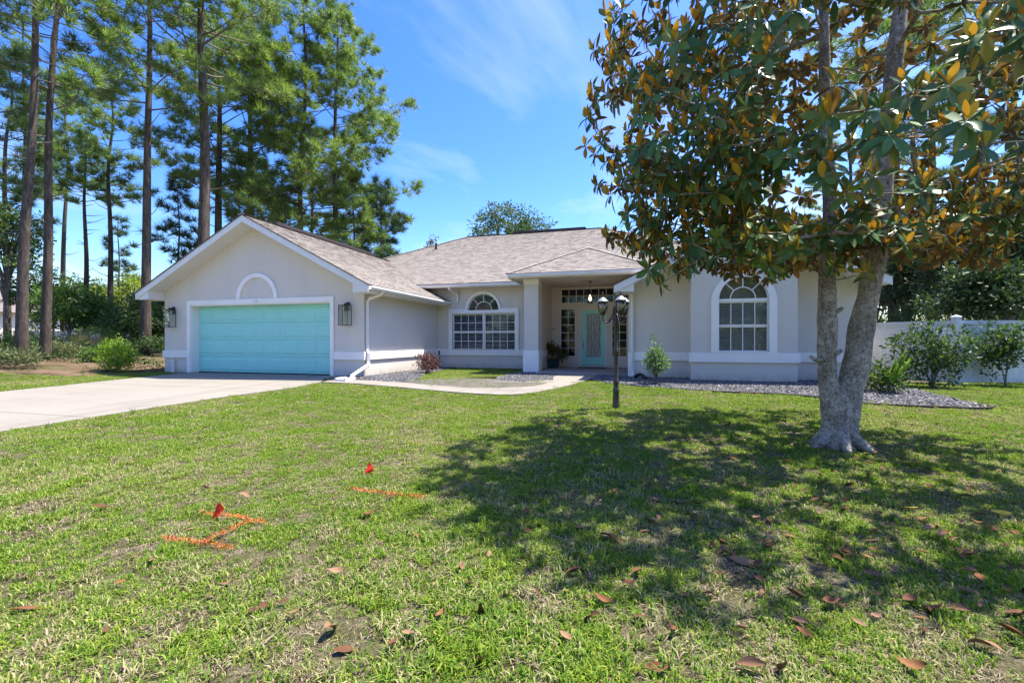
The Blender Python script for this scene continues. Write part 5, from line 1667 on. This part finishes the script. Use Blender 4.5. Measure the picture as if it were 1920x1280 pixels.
# hanging sprays at the lower left and by the arched window
for px, py, Z in ((1215, 505, 4.7), (1235, 535, 4.65), (1200, 470, 4.8), (1255, 455, 4.6), (1340, 475, 4.5), (1440, 500, 4.3), (1465, 515, 4.4), (1420, 480, 4.5), (1490, 470, 4.2), (1395, 455, 4.4), (1160, 350, 4.9), (1140, 365, 4.9), (1175, 400, 4.8), (1150, 20, 5), (1180, 60, 5), (1210, 290, 4.9), (1560, 500, 4.7), (1625, 510, 4.7), (1700, 455, 4.5), (1780, 440, 4.4), (1860, 430, 4.5), (1290, 500, 4.6), (1345, 445, 4.3)):
    Tg.append(mp_(px, py, Z))
Tg.sort(key=lambda q: min((q - nodes[i]).length for i in range(0, nstem, 2)))
tips = []
arr = np.array([list(n_) for n_ in nodes])
for q in Tg:
    qa = np.array(q)
    dv = arr - qa
    cost = np.sqrt((dv ** 2).sum(1)) + 0.7 * np.maximum(0, dv[:, 2])
    i = int(cost.argmin()); s = nodes[i]; L_ = (q - s).length
    k_ = max(2, int(L_ / 0.13))
    ctrl = s.lerp(q, 0.5) + Vector((random.uniform(-.12, .12), random.uniform(-.12, .12), random.uniform(-0.16, 0.05))) * L_
    prev = i
    new = []
    for j in range(1, k_ + 1):
        t = j / k_
        p = s * (1 - t) ** 2 + ctrl * 2 * t * (1 - t) + q * t * t
        if j < k_: p = p + Vector((random.uniform(-.012, .012), random.uniform(-.012, .012), random.uniform(-.012, .012)))
        nodes.append(p); parent.append(prev); prev = len(nodes) - 1; new.append(list(p))
    arr = np.concatenate([arr, np.array(new)])
    tips.append(prev)
kids = [[] for _ in nodes]
for i, p in enumerate(parent):
    if p is not None: kids[p].append(i)
rad = [0.0] * len(nodes)
for i in range(len(nodes) - 1, nstem - 1, -1):
    rad[i] = max(0.0045, sum(rad[c] ** 2.3 for c in kids[i]) ** (1 / 2.3)) if kids[i] else 0.0045
    rad[i] = min(rad[i], 0.055)
bm_ = MB()
started = set()
for i in range(nstem, len(nodes)):
    p = parent[i]
    main = p >= nstem and kids[p] and max(kids[p], key=lambda c: rad[c]) == i
    if main: continue
    path, rr = [nodes[p]], [min(rad[i] * 1.1, 0.06)]
    c = i
    while True:
        path.append(nodes[c]); rr.append(rad[c])
        if not kids[c]: break
        c = max(kids[c], key=lambda x: rad[x])
    bm_.tube(path, rr, 6 if rr[0] > 0.012 else 4, False)
bm_.build('branches', M['magbark'], mag, kind='stuff')


def mag_leaf(fold, curl, n=6):
    """unit leaf along +X, upper side +Z"""
    V, F = [], []
    ws = [0.10, 0.58, 0.93, 1.0, 0.72, 0.10]
    for i in range(n):
        t = i / (n - 1); z = -curl * t * t; w_ = 0.5 * 0.40 * ws[i]
        V += [(t, -w_, z + fold * w_), (t, 0, z), (t, w_, z + fold * w_)]
    for i in range(n - 1):
        a = i * 3
        F += [(a, a + 3, a + 4, a + 1), (a + 1, a + 4, a + 5, a + 2)]
    return np.array(V), np.array(F)


LV = [mag_leaf(f_, c_) for f_, c_ in ((0.25, 0.10), (0.4, 0.2), (0.15, -0.06), (0.3, 0.28))]
LV = LV + LV
LME = [fast_mesh('leaf', v, f, M['magleaf' if i < 4 else 'magyoung'], smooth_shade=True) for i, (v, f) in enumerate(LV)]
leafs = []   # (matrix 3x4, variant)
camp = Vector((0, 0, CAM_Z))
for ti in tips:
    q = nodes[ti]; d = (q - nodes[parent[ti]]).normalized()
    outw = Vector((q.x - CC.x, q.y - CC.y, 0)).normalized()
    ax = (d * 0.30 + outw * 0.75 + Vector((0, 0, 0.50)) + Vector(rng.normal(size=3)) * 0.25).normalized()
    if q.z < 1.85: ax = (ax + Vector((0, 0, -0.75))).normalized()
    if (q - MB0).dot(RD) > 0.5 and random.random() < 0.18: continue
    n_ = random.randint(8, 13); ph = random.random() * 6.28
    u = ax.orthogonal().normalized(); w_ = ax.cross(u)
    sz = random.uniform(0.14, 0.20)
    for j in range(n_):
        az = ph + j * 2.399
        s_ = j / n_
        th = math.radians(16 + 104 * s_ ** 0.62 + random.uniform(-12, 12))
        rd_ = u * math.cos(az) + w_ * math.sin(az)
        X = (ax * math.cos(th) + rd_ * math.sin(th) + Vector((0, 0, -0.42 * s_))).normalized()
        young = j < 3 and s_ < 0.30
        if young: X = (ax * 0.35 + rd_ * 0.42 + Vector((0, 0, 0.85))).normalized()
        Zv = (ax * math.sin(th) - rd_ * math.cos(th)); Zv = (Zv - X * Zv.dot(X)).normalized()
        tw = random.uniform(-0.5, 0.5); Yv = Zv.cross(X); Zv = (Zv * math.cos(tw) + Yv * math.sin(tw)).normalized(); Yv = Zv.cross(X)
        l_ = sz * random.uniform(0.75, 1.1) * (0.75 + 0.25 * s_)
        o_ = q - ax * 0.05 * s_ + rd_ * 0.006
        leafs.append((np.array([list(X), list(Yv), list(Zv)]).T * l_, np.array(o_), random.randrange(4) + (4 if young else 0)))
def seen_size(lf):
    p = lf[1] - np.array(camp)
    Z = p[0] * FD.x + p[1] * FD.y; X = p[0] * RD.x + p[1] * RD.y
    if Z < 0.3 or abs(X / Z) > 1.13 or p[2] / Z > 0.76: return 0
    return 1 / Z
leafs.sort(key=lambda l: -seen_size(l))
ml = MB0
for A_, o_, v in leafs[:300]:
    ob = link('leaf', LME[v], mag)
    mt = Matrix([list(A_[0]) + [o_[0] - ml.x], list(A_[1]) + [o_[1] - ml.y], list(A_[2]) + [o_[2] - ml.z], [0, 0, 0, 1]])
    ob.matrix_local = mt
VV, FF, MI, k_ = [], [], [], 0
for A_, o_, v in leafs[300:]:
    VV.append(LV[v][0] @ A_.T + o_ - np.array(ml)); FF.append(LV[v][1] + k_); k_ += len(LV[v][0])
    MI += [0 if v < 4 else 1] * len(LV[v][1])
fme = fast_mesh('foliage', np.concatenate(VV), np.concatenate(FF), M['magleaf'], smooth_shade=True)
fme.materials.append(M['magyoung'])
fme.polygons.foreach_set('material_index', np.array(MI, dtype=np.int32))
o = link('foliage', fme, mag); o['kind'] = 'stuff'

# ------------------------------------------------------------------ grass and gravel (scattered by geometry nodes)
def inside(px_, py_, poly):
    r_ = np.zeros(len(px_), bool); n_ = len(poly)
    for i in range(n_):
        x0_, y0_ = poly[i]; x1_, y1_ = poly[(i + 1) % n_]
        c_ = ((y0_ > py_) != (y1_ > py_)) & (px_ < (x1_ - x0_) * (py_ - y0_) / (y1_ - y0_ + 1e-12) + x0_)
        r_ ^= c_
    return r_


def scatter(name, pts, rots, scl, idx, sources, kind='stuff'):
    me = bpy.data.meshes.new(name)
    me.vertices.add(len(pts)); me.vertices.foreach_set('co', np.asarray(pts, np.float32).ravel())
    a = me.attributes.new('rot', 'FLOAT_VECTOR', 'POINT'); a.data.foreach_set('vector', np.asarray(rots, np.float32).ravel())
    a = me.attributes.new('scl', 'FLOAT', 'POINT'); a.data.foreach_set('value', np.asarray(scl, np.float32))
    a = me.attributes.new('idx', 'INT', 'POINT'); a.data.foreach_set('value', np.asarray(idx, np.int32))
    me.update()
    o = link(name, me); o['kind'] = kind
    src = bpy.data.collections.new(name + '_source')
    for i, s in enumerate(sources):
        ob = bpy.data.objects.new('%s_patch_%d' % (name, i), s); src.objects.link(ob)
    g = bpy.data.node_groups.new(name + '_scatter', 'GeometryNodeTree')
    g.interface.new_socket('Geometry', in_out='INPUT', socket_type='NodeSocketGeometry')
    g.interface.new_socket('Geometry', in_out='OUTPUT', socket_type='NodeSocketGeometry')
    n_, l_ = g.nodes, g.links
    gi, go = n_.new('NodeGroupInput'), n_.new('NodeGroupOutput')
    ci = n_.new('GeometryNodeCollectionInfo'); ci.inputs['Collection'].default_value = src
    ci.inputs['Separate Children'].default_value = True; ci.inputs['Reset Children'].default_value = True
    ip = n_.new('GeometryNodeInstanceOnPoints'); ip.inputs['Pick Instance'].default_value = True
    def na(nm, ty):
        x = n_.new('GeometryNodeInputNamedAttribute'); x.data_type = ty; x.inputs['Name'].default_value = nm
        return x.outputs[0]
    l_.new(gi.outputs[0], ip.inputs['Points']); l_.new(ci.outputs[0], ip.inputs['Instance'])
    l_.new(na('idx', 'INT'), ip.inputs['Instance Index']); l_.new(na('rot', 'FLOAT_VECTOR'), ip.inputs['Rotation']); l_.new(na('scl', 'FLOAT'), ip.inputs['Scale'])
    l_.new(ip.outputs[0], go.inputs[0])
    md = o.modifiers.new('scatter', 'NODES'); md.node_group = g
    return o


def grass_patch(n_, rad_, hmin, hmax, wid, flat=1.0, mat='grass'):
    V, F = [], []
    for i in range(n_):
        r_ = rad_ * math.sqrt(random.random()); a = random.random() * 2 * PI
        x, y = r_ * math.cos(a), r_ * math.sin(a)
        if i % 7 == 0: cx_, cy_ = x, y
        x, y = cx_ + random.gauss(0, 0.012), cy_ + random.gauss(0, 0.012)
        h = random.uniform(hmin, hmax); w_ = wid * random.uniform(0.6, 1.25)
        az = random.random() * 2 * PI; lean = random.uniform(0.25, 1.9) * h * flat
        dx, dy = math.cos(az), math.sin(az); sx, sy = -dy * w_ / 2, dx * w_ / 2
        hh = h * (1.0 if lean < h else 0.72)
        b_ = len(V)
        V += [(x - sx, y - sy, -0.012), (x + sx, y + sy, -0.012), (x + dx * lean * 0.35 - sx * 0.9, y + dy * lean * 0.35 - sy * 0.9, hh * 0.62), (x + dx * lean * 0.35 + sx * 0.9, y + dy * lean * 0.35 + sy * 0.9, hh * 0.62), (x + dx * lean, y + dy * lean, hh * (0.98 if lean < h else 0.7))]
        F += [(b_, b_ + 1, b_ + 3), (b_, b_ + 3, b_ + 2), (b_ + 2, b_ + 3, b_ + 4)]
    return fast_mesh('grass_patch', V, F, M[mat])


rng = np.random.default_rng(5); random.seed(5)
GP = [grass_patch(224, 0.19, 0.012, 0.031, 0.0062) for _ in range(6)] + [grass_patch(168, 0.17, 0.022, 0.046, 0.0058) for _ in range(2)] + [grass_patch(150, 0.19, 0.006, 0.015, 0.0042, 3.2, 'thatch') for _ in range(3)]
x0, x1, y0, y1 = -17.5, 13.0, 0.7, 17.0
nn = int((x1 - x0) * (y1 - y0) * 92)
gx, gy = rng.uniform(x0, x1, nn), rng.uniform(y0, y1, nn)
Zc = -SN * gx + CS * gy; Xc = CS * gx + SN * gy
keep = (Zc > 0.9) & (np.abs(Xc) < 1.35 * Zc + 0.8)
ed = 0.04
for P in (DRIVE, PATH, BEDA, BEDB, BEDC): keep &= ~inside(gx, gy, P)
HOUSE = [(-14.85, 11.12), (-7.42, 11.12), (-7.42, 16), (-3.2, 16), (-3.2, 14.0), (-3.05, 13.5), (-0.3, 13.5), (-0.3, 12.95), (5.2, 12.95), (5.2, 30), (-14.85, 30)]
keep &= ~inside(gx, gy, HOUSE)
keep &= ~((gx < -15.5 + 0.5 * np.sin(gy * 1.7)) & (gy > 8.7 + 0.3 * np.sin(gx * 1.9)) & ~((gy < 9.8) & (gx > -17 + 1.5 * (gy - 8.8))))
keep &= ~((gx > 5.2) & (gy > 13.2 + 0.2 * (gx - 7)))
keep &= (np.hypot(gx - MB0.x, gy - MB0.y) > 0.24)
# thin, worn spots
from mathutils import noise as _nz
gx, gy = gx[keep], gy[keep]
thin = np.array([_nz.noise(Vector((a * 1.4, b_ * 1.4, 3.3))) + 0.6 * _nz.noise(Vector((a * 5, b_ * 5, 8.1))) for a, b_ in zip(gx, gy)])
kk = rng.random(len(gx)) > np.clip((thin - 0.15) * 0.7, 0, 0.22) * np.where(gy > 9.6, 0.2, 1.0)
gx, gy = gx[kk], gy[kk]
gz_arr = np.array([G(a, b_) for a, b_ in zip(gx, gy)]) - 0.008
lush = np.array([_nz.noise(Vector((a * 0.5 + 7, b_ * 0.5, 1.7))) for a, b_ in zip(gx, gy)])
idx = rng.integers(0, 6, len(gx)); tall = rng.random(len(gx)) < np.clip(0.08 + 0.35 * lush, 0.02, 0.5)
idx[tall] = rng.integers(6, 8, tall.sum())
th_ = rng.random(len(gx)) < 0.30
idx[th_] = rng.integers(8, 11, th_.sum())
scatter('grass', np.stack([gx, gy, gz_arr], 1), np.stack([rng.normal(0, 0.06, len(gx)) - 0.0, rng.normal(0, 0.06, len(gx)), rng.uniform(0, 6.28, len(gx))], 1),
        rng.uniform(0.62, 1.1, len(gx)) * (1 + 0.25 * lush), idx, GP)

# gravel
def stone():
    import bmesh
    bm = bmesh.new(); bmesh.ops.create_icosphere(bm, subdivisions=1, radius=1)
    for v in bm.verts: v.co *= random.uniform(0.75, 1.2); v.co.z *= 0.65
    me = bpy.data.meshes.new('stone'); bm.to_mesh(me); bm.free(); me.materials.append(M['stone']); return me
ST = [stone() for _ in range(5)]
gp, = [[]]
for B in (BEDA, BEDB, BEDC):
    xs_, ys_ = [p[0] for p in B], [p[1] for p in B]
    nn = int((max(xs_) - min(xs_)) * (max(ys_) - min(ys_)) * 750)
    a, b_ = rng.uniform(min(xs_), max(xs_), nn), rng.uniform(min(ys_), max(ys_), nn)
    kk = inside(a, b_, B)
    gp.append(np.stack([a[kk], b_[kk]], 1))
gp = np.concatenate(gp)
gzz = np.array([G(a, b_) for a, b_ in gp]) + 0.014
scatter('gravel', np.column_stack([gp, gzz]), rng.uniform(0, 6.28, (len(gp), 3)) * np.array([0.1, 0.1, 1]), rng.uniform(0.013, 0.03, len(gp)), rng.integers(0, 5, len(gp)), ST)

# ------------------------------------------------------------------ utility flags and paint marks
def ground_px(px, py):
    d = Vector((-SN + CS * (px - 960) / 853.0, CS + SN * (px - 960) / 853.0, -(py - 640) / 853.0)); t = 1.0
    for _ in range(60): t = (G(d.x * t, d.y * t) - CAM_Z) / d.z
    return Vector((d.x * t, d.y * t, G(d.x * t, d.y * t)))


def flag(base, pts, label, text=None):
    """pts: sheet corners in (right, up) metres from the staff foot, slightly folded"""
    root = thing('marking_flag', base, label, 'flag', 'red utility marking flags in the lawn')
    m = MB(); top = max(p[1] for p in pts)
    m.tube([base + FD * 0.012 + Vector((0, 0, -0.05)), base + FD * 0.012 + RD * pts[0][0] * 0.8 + Vector((0, 0, top * 0.86))], 0.0014, 5); m.build('wire_staff', M['black'], root)
    m = MB(); n_ = 6
    P = [base + RD * a + Vector((0, 0, b_)) + FD * c_ for a, b_, c_ in pts]
    rows = []
    for i in range(n_ + 1):
        for j in range(n_ + 1):
            s, t = i / n_, j / n_
            q = P[0].lerp(P[1], s).lerp(P[3].lerp(P[2], s), t)
            rows.append(q + FD * 0.006 * math.sin(s * 5 + t * 3))
    m.faces(rows, [(i * (n_ + 1) + j, (i + 1) * (n_ + 1) + j, (i + 1) * (n_ + 1) + j + 1, i * (n_ + 1) + j + 1) for i in range(n_) for j in range(n_)], True)
    m.build('sheet', M['flag'], root)
    if text:
        cu = bpy.data.curves.new('letters', 'FONT'); cu.body = text; cu.size = 0.030; cu.align_x = 'CENTER'; cu.align_y = 'CENTER'; cu.extrude = 0.0004; cu.resolution_u = 3
        tmp = bpy.data.objects.new('lettering', cu)
        dg = bpy.context.evaluated_depsgraph_get()
        COL.objects.link(tmp); dg.update(); bpy.context.view_layer.update()
        me = bpy.data.meshes.new_from_object(tmp.evaluated_get(bpy.context.evaluated_depsgraph_get()))
        COL.objects.unlink(tmp); bpy.data.objects.remove(tmp)
        me.materials.clear(); me.materials.append(M['ink'])
        ob = link('lettering', me, root)
        cen = P[0] * 0.30 + P[1] * 0.30 + P[2] * 0.22 + P[3] * 0.18 - FD * 0.012
        X = (P[1] - P[0]).normalized(); Zn = -FD; X = (X - Zn * X.dot(Zn)).normalized(); Y = Zn.cross(X); X = Y.cross(Zn)
        ob.matrix_local = Matrix([[X.x, Y.x, Zn.x, cen.x - base.x], [X.y, Y.y, Zn.y, cen.y - base.y], [X.z, Y.z, Zn.z, cen.z - base.z], [0, 0, 0, 1]])
    return root


flag(ground_px(693, 889), [(0.0, 0.118, 0), (0.036, 0.03, 0.03), (-0.004, 0.012, 0.0), (-0.036, 0.028, -0.03)], 'plain red marking flag beyond the straight orange paint line')
flag(ground_px(404, 974), [(0.016, 0.125, 0), (0.058, 0.075, 0.02), (0.0, 0.018, 0.02), (-0.024, 0.004, -0.01)], 'red marking flag with black lettering beside the orange Z shaped paint', 'COX')


def paint_mark(strokes, label, wd=0.026, dens=12000):
    rngm = np.random.default_rng(9)
    C = []
    for st_ in strokes:
        pts = [ground_px(*p) for p in st_]
        for a, b_ in zip(pts[:-1], pts[1:]):
            L = (b_ - a).length; n_ = int(L * 2 * wd * dens)
            t = rngm.random(n_); off = rngm.normal(0, wd * 0.5, n_)
            d = (b_ - a).normalized(); nv = Vector((-d.y, d.x, 0))
            wob = np.sin(t * 9) * wd * 0.3
            for tt, oo in zip(t, off + wob):
                q = a.lerp(b_, tt) + nv * float(oo); C.append((q.x, q.y, q.z))
    C = np.array(C) + np.array([0, 0, 0.008]) + rngm.random((len(C), 1)) * np.array([0, 0, 0.018])
    Dv = unit(rngm.normal(size=C.shape) * np.array([1, 1, 0.4]) + np.array([0, 0, 0.75]))
    L = rngm.uniform(0.010, 0.026, len(C))
    V, F = leaf_quads(C, Dv, L, np.full(len(C), 0.0042), 0.1)
    c0 = ground_px(*strokes[0][0])
    o = link('paint_mark', fast_mesh('paint_mark', V - np.array(c0), F, M['orange']), None, c0)
    return tag(o, label, 'paint mark')


paint_mark([[(385, 966), (440, 972), (500, 984)], [(470, 978), (425, 1000), (380, 1020)], [(305, 1012), (350, 1018), (400, 1025), (435, 1033)]], 'orange sprayed Z shaped paint mark on the lawn by the lettered flag')
paint_mark([[(655, 919), (720, 928), (800, 936)]], 'straight orange sprayed paint line on the lawn before the plain red flag')

# ------------------------------------------------------------------ fallen leaves
def fallen(fold, curl, twist):
    V, F = [], []
    n_ = 7; ws = [0.05, 0.55, 0.9, 1.0, 0.88, 0.55, 0.04]
    for i in range(n_):
        t = i / (n_ - 1) - 0.5; w_ = 0.5 * 0.42 * ws[i]; z = curl * (t * t) * 2; tw = twist * t
        for s in (-1, -0.5, 0, 0.5, 1):
            y = s * w_; zz = z + fold * abs(y) + tw * y
            V.append((t, y, zz))
    for i in range(n_ - 1):
        for j in range(4):
            a = i * 5 + j; F.append((a, a + 5, a + 6, a + 1))
    return fast_mesh('fallen_leaf', V, F, M['dry'], smooth_shade=True)


rng = np.random.default_rng(21); random.seed(21)
FL = [fallen(*p) for p in ((0.35, 0.12, 0.3), (0.6, 0.3, -0.6), (-0.4, -0.2, 0.5), (0.3, 0.4, 0.9), (1.0, 0.15, 0.3), (-0.7, 0.25, -0.4), (0.5, -0.25, 1.0))]
FLY = [fallen(0.3, 0.1, 0.2)]; FLY[0].materials.clear(); FLY[0].materials.append(M['dryyellow'])


def drop(px, py, label, group, L=None, mesh=None, yaw=None, pitch=0.0, lift=0.028):
    p = ground_px(px, py); lift = random.uniform(0.014, 0.028)
    for B in (DRIVE, PATH, HOUSE):
        if inside(np.array([p.x]), np.array([p.y]), B)[0]: lift = 0.03
    o = link('fallen_leaf', mesh or random.choice(FL))
    l_ = (L or random.uniform(0.06, 0.11)) * 0.88
    o.location = p + Vector((0, 0, lift)); o.scale = (l_, l_, l_)
    o.rotation_euler = Euler((random.uniform(-0.45, 0.45), pitch + random.uniform(-0.3, 0.3), yaw if yaw is not None else random.uniform(0, 6.28)))
    return tag(o, label, 'leaf', group)


single = [
    (905, 1150, 'tan fallen leaf standing on edge in the sunny lawn, nearest the bottom centre', 0.115, 1.2, 1.1), (1108, 1165, 'curled orange brown fallen leaf, right of the upright tan leaf', 0.125, 2.4, 0.5),
    (1075, 1076, 'small orange fallen leaf at the lower shade edge, left one of a pair', 0.10, 0.3, 0.1), (1195, 1077, 'slim orange fallen leaf, right one of a pair at the shade edge', 0.09, 0.6, 0.2),
    (1178, 1101, 'grey brown fallen leaf just below the slim orange leaf', 0.09, 0.3, 0.1), (620, 1185, 'long upright brown fallen leaf left of centre at the bottom', 0.13, 1.5, 0.6),
    (645, 1218, 'dark brown fallen leaf low in the grass under the long upright leaf', 0.11, 0.2, 0.0), (55, 1143, 'long pale tan fallen leaf at the left side of the lawn', 0.16, 0.35, 0.0),
    (495, 1141, 'pale tan fallen leaf lying left of the long upright leaf', 0.09, 0.9, 0.2), (530, 1131, 'orange brown fallen leaf beside the pale tan one', 0.08, 0.1, 0.0),
    (632, 1077, 'pale brown fallen leaf in the middle of the sunny lawn', 0.11, 0.0, 0.1), (190, 957, 'dark curled fallen leaf left of the lettered flag', 0.13, 0.5, 0.1), (458, 931, 'dark curled fallen leaf right of the lettered flag', 0.12, 0.1, 0.0),
    (385, 917, 'pale curled fallen leaf beyond the lettered flag', 0.08, 0.3, 0.2), (735, 934, 'tan fallen leaf lying on the straight orange paint line', 0.10, 0.3, 0.0), (690, 967, 'dark fallen leaf below the straight orange paint line', 0.11, 0.2, 0.0),
    (1388, 1053, 'bright orange fallen leaf in a sun patch at the lower edge of the shade', 0.15, 2.4, 0.2), (1715, 1258, 'glossy dark red fallen leaf at the bottom right corner', 0.125, 2.0, 0.6), (1470, 1262, 'orange fallen leaf standing in the grass at the bottom edge', 0.10, 1.6, 0.8),
    (1408, 1256, 'orange brown fallen leaf at the bottom edge left of the standing one', 0.12, 2.8, 0.1), (1845, 1215, 'large pale tan fallen leaf propped up near the bottom right corner', 0.13, 2.2, 0.3), (1900, 1150, 'broad pale fallen leaf at the right edge of the photo', 0.12, 0.1, 0.2),
    (1557, 1137, 'brown dome shaped fallen leaf in the sun below the shade', 0.11, 0.2, 0.1), (1748, 1143, 'red brown fallen leaf in the grass left of the broad pale leaf', 0.10, 2.9, 0.1), (1230, 1260, 'pinkish brown fallen leaf flat in the grass at the bottom', 0.11, 0.2, 0.1),
    (900, 1248, 'thin pale fallen leaf upright at the bottom centre', 0.08, 1.5, 0.5), (738, 1215, 'slim orange fallen leaf right of the dark brown one', 0.08, 1.2, 0.3),
    (1145, 1012, 'long brown fallen leaf just inside the lower edge of the shade', 0.17, 2.5, 0.1)]
for px, py, lab, l_, yw_, pt in single: drop(px, py, lab, 'fallen magnolia leaves on the lawn', l_, None, yw_ + YAW, pt)
for px, py, lab in ((1703, 957, 'flat yellow fallen leaf in the shade, left one of two'), (1877, 965, 'flat yellow fallen leaf in the shade, right one of two')):
    drop(px, py, lab, 'fallen magnolia leaves on the lawn', 0.15, FLY[0], 2.9 + YAW)
nf = 0
while nf < 228:   # shaded ground below the magnolia
    px = random.uniform(980, 1930); py = 765 + 430 * random.random()
    dens = math.exp(-((px - 1640) / 380) ** 2) * (1 if py < 1060 else 0.45)
    if random.random() > dens + 0.08: continue
    q = ground_px(px, py)
    if any(inside(np.array([q.x]), np.array([q.y]), B)[0] for B in (BEDC, PATH, DRIVE)) and random.random() < 0.8: continue
    if math.hypot(q.x - MB0.x, q.y - MB0.y) < 0.3: continue
    near = math.hypot(q.x - MB0.x, q.y - MB0.y)
    if near < 1.1: lab = 'dry brown magnolia leaf lying around the foot of the magnolia trunk'
    elif py < 815: lab = 'dry leaf lying between the magnolia and the right gravel bed' if px > 1450 else 'dry leaf lying on the lawn between the lamp post and the magnolia trunk'
    elif px > 1780: lab = 'dry leaf under the magnolia at the right edge of the photo'
    elif px < 1250: lab = 'dry leaf in the left part of the tree shade below the lamp post'
    elif py < 900: lab = 'dry leaf in the middle of the shade level with the trunk foot'
    elif py < 985: lab = 'dry leaf in the thick scatter in front of the magnolia trunk'
    elif py < 1090: lab = 'dry leaf near the lower border of the tree shade'
    else: lab = 'dry leaf in the grass below the tree shade at the lower right'
    drop(px, py, lab, 'dry fallen leaves in the tree shade'); nf += 1
nf = 0
while nf < 34:
    px = random.uniform(120, 1300); py = 760 + 480 * random.random()
    q = ground_px(px, py)
    if px > 1000 and py < 1000: continue
    if any(inside(np.array([q.x]), np.array([q.y]), B)[0] for B in (PATH, BEDA, BEDB)) or (inside(np.array([q.x]), np.array([q.y]), DRIVE)[0] and random.random() < 0.7): continue
    lab = ('small dry leaf in the grass near the driveway' if py < 880 and px < 600 else 'small dry leaf in the grass around the two red flags' if py < 1010 else 'small dry leaf in the grass at the lower left' if px < 560 else 'small dry leaf in the sunlit grass at the bottom centre')
    drop(px, py, lab, 'small dry leaves in the sunlit grass', random.uniform(0.05, 0.09)); nf += 1

# weeds along the drive edge
for px, py, lab, s in ((252, 776, 'spiky weed sprouting at the driveway edge', 0.16), (92, 801, 'thin weed at the driveway edge nearest the left side', 0.12)):
    b = ground_px(px, py)
    n_ = 9
    az = np.array([random.uniform(0, 6.28) for _ in range(n_)]); el = np.array([random.uniform(0.5, 1.2) for _ in range(n_)])
    Dv = np.stack([np.cos(az) * np.cos(el), np.sin(az) * np.cos(el), np.sin(el)], 1)
    v_, f_ = leaf_quads(np.zeros((n_, 3)), Dv, s * (0.6 + 0.5 * rng.random(n_)), 0.008, 0.05)
    tag(link('weed', fast_mesh('weed', v_, f_, M['weed']), None, b), lab, 'weed')
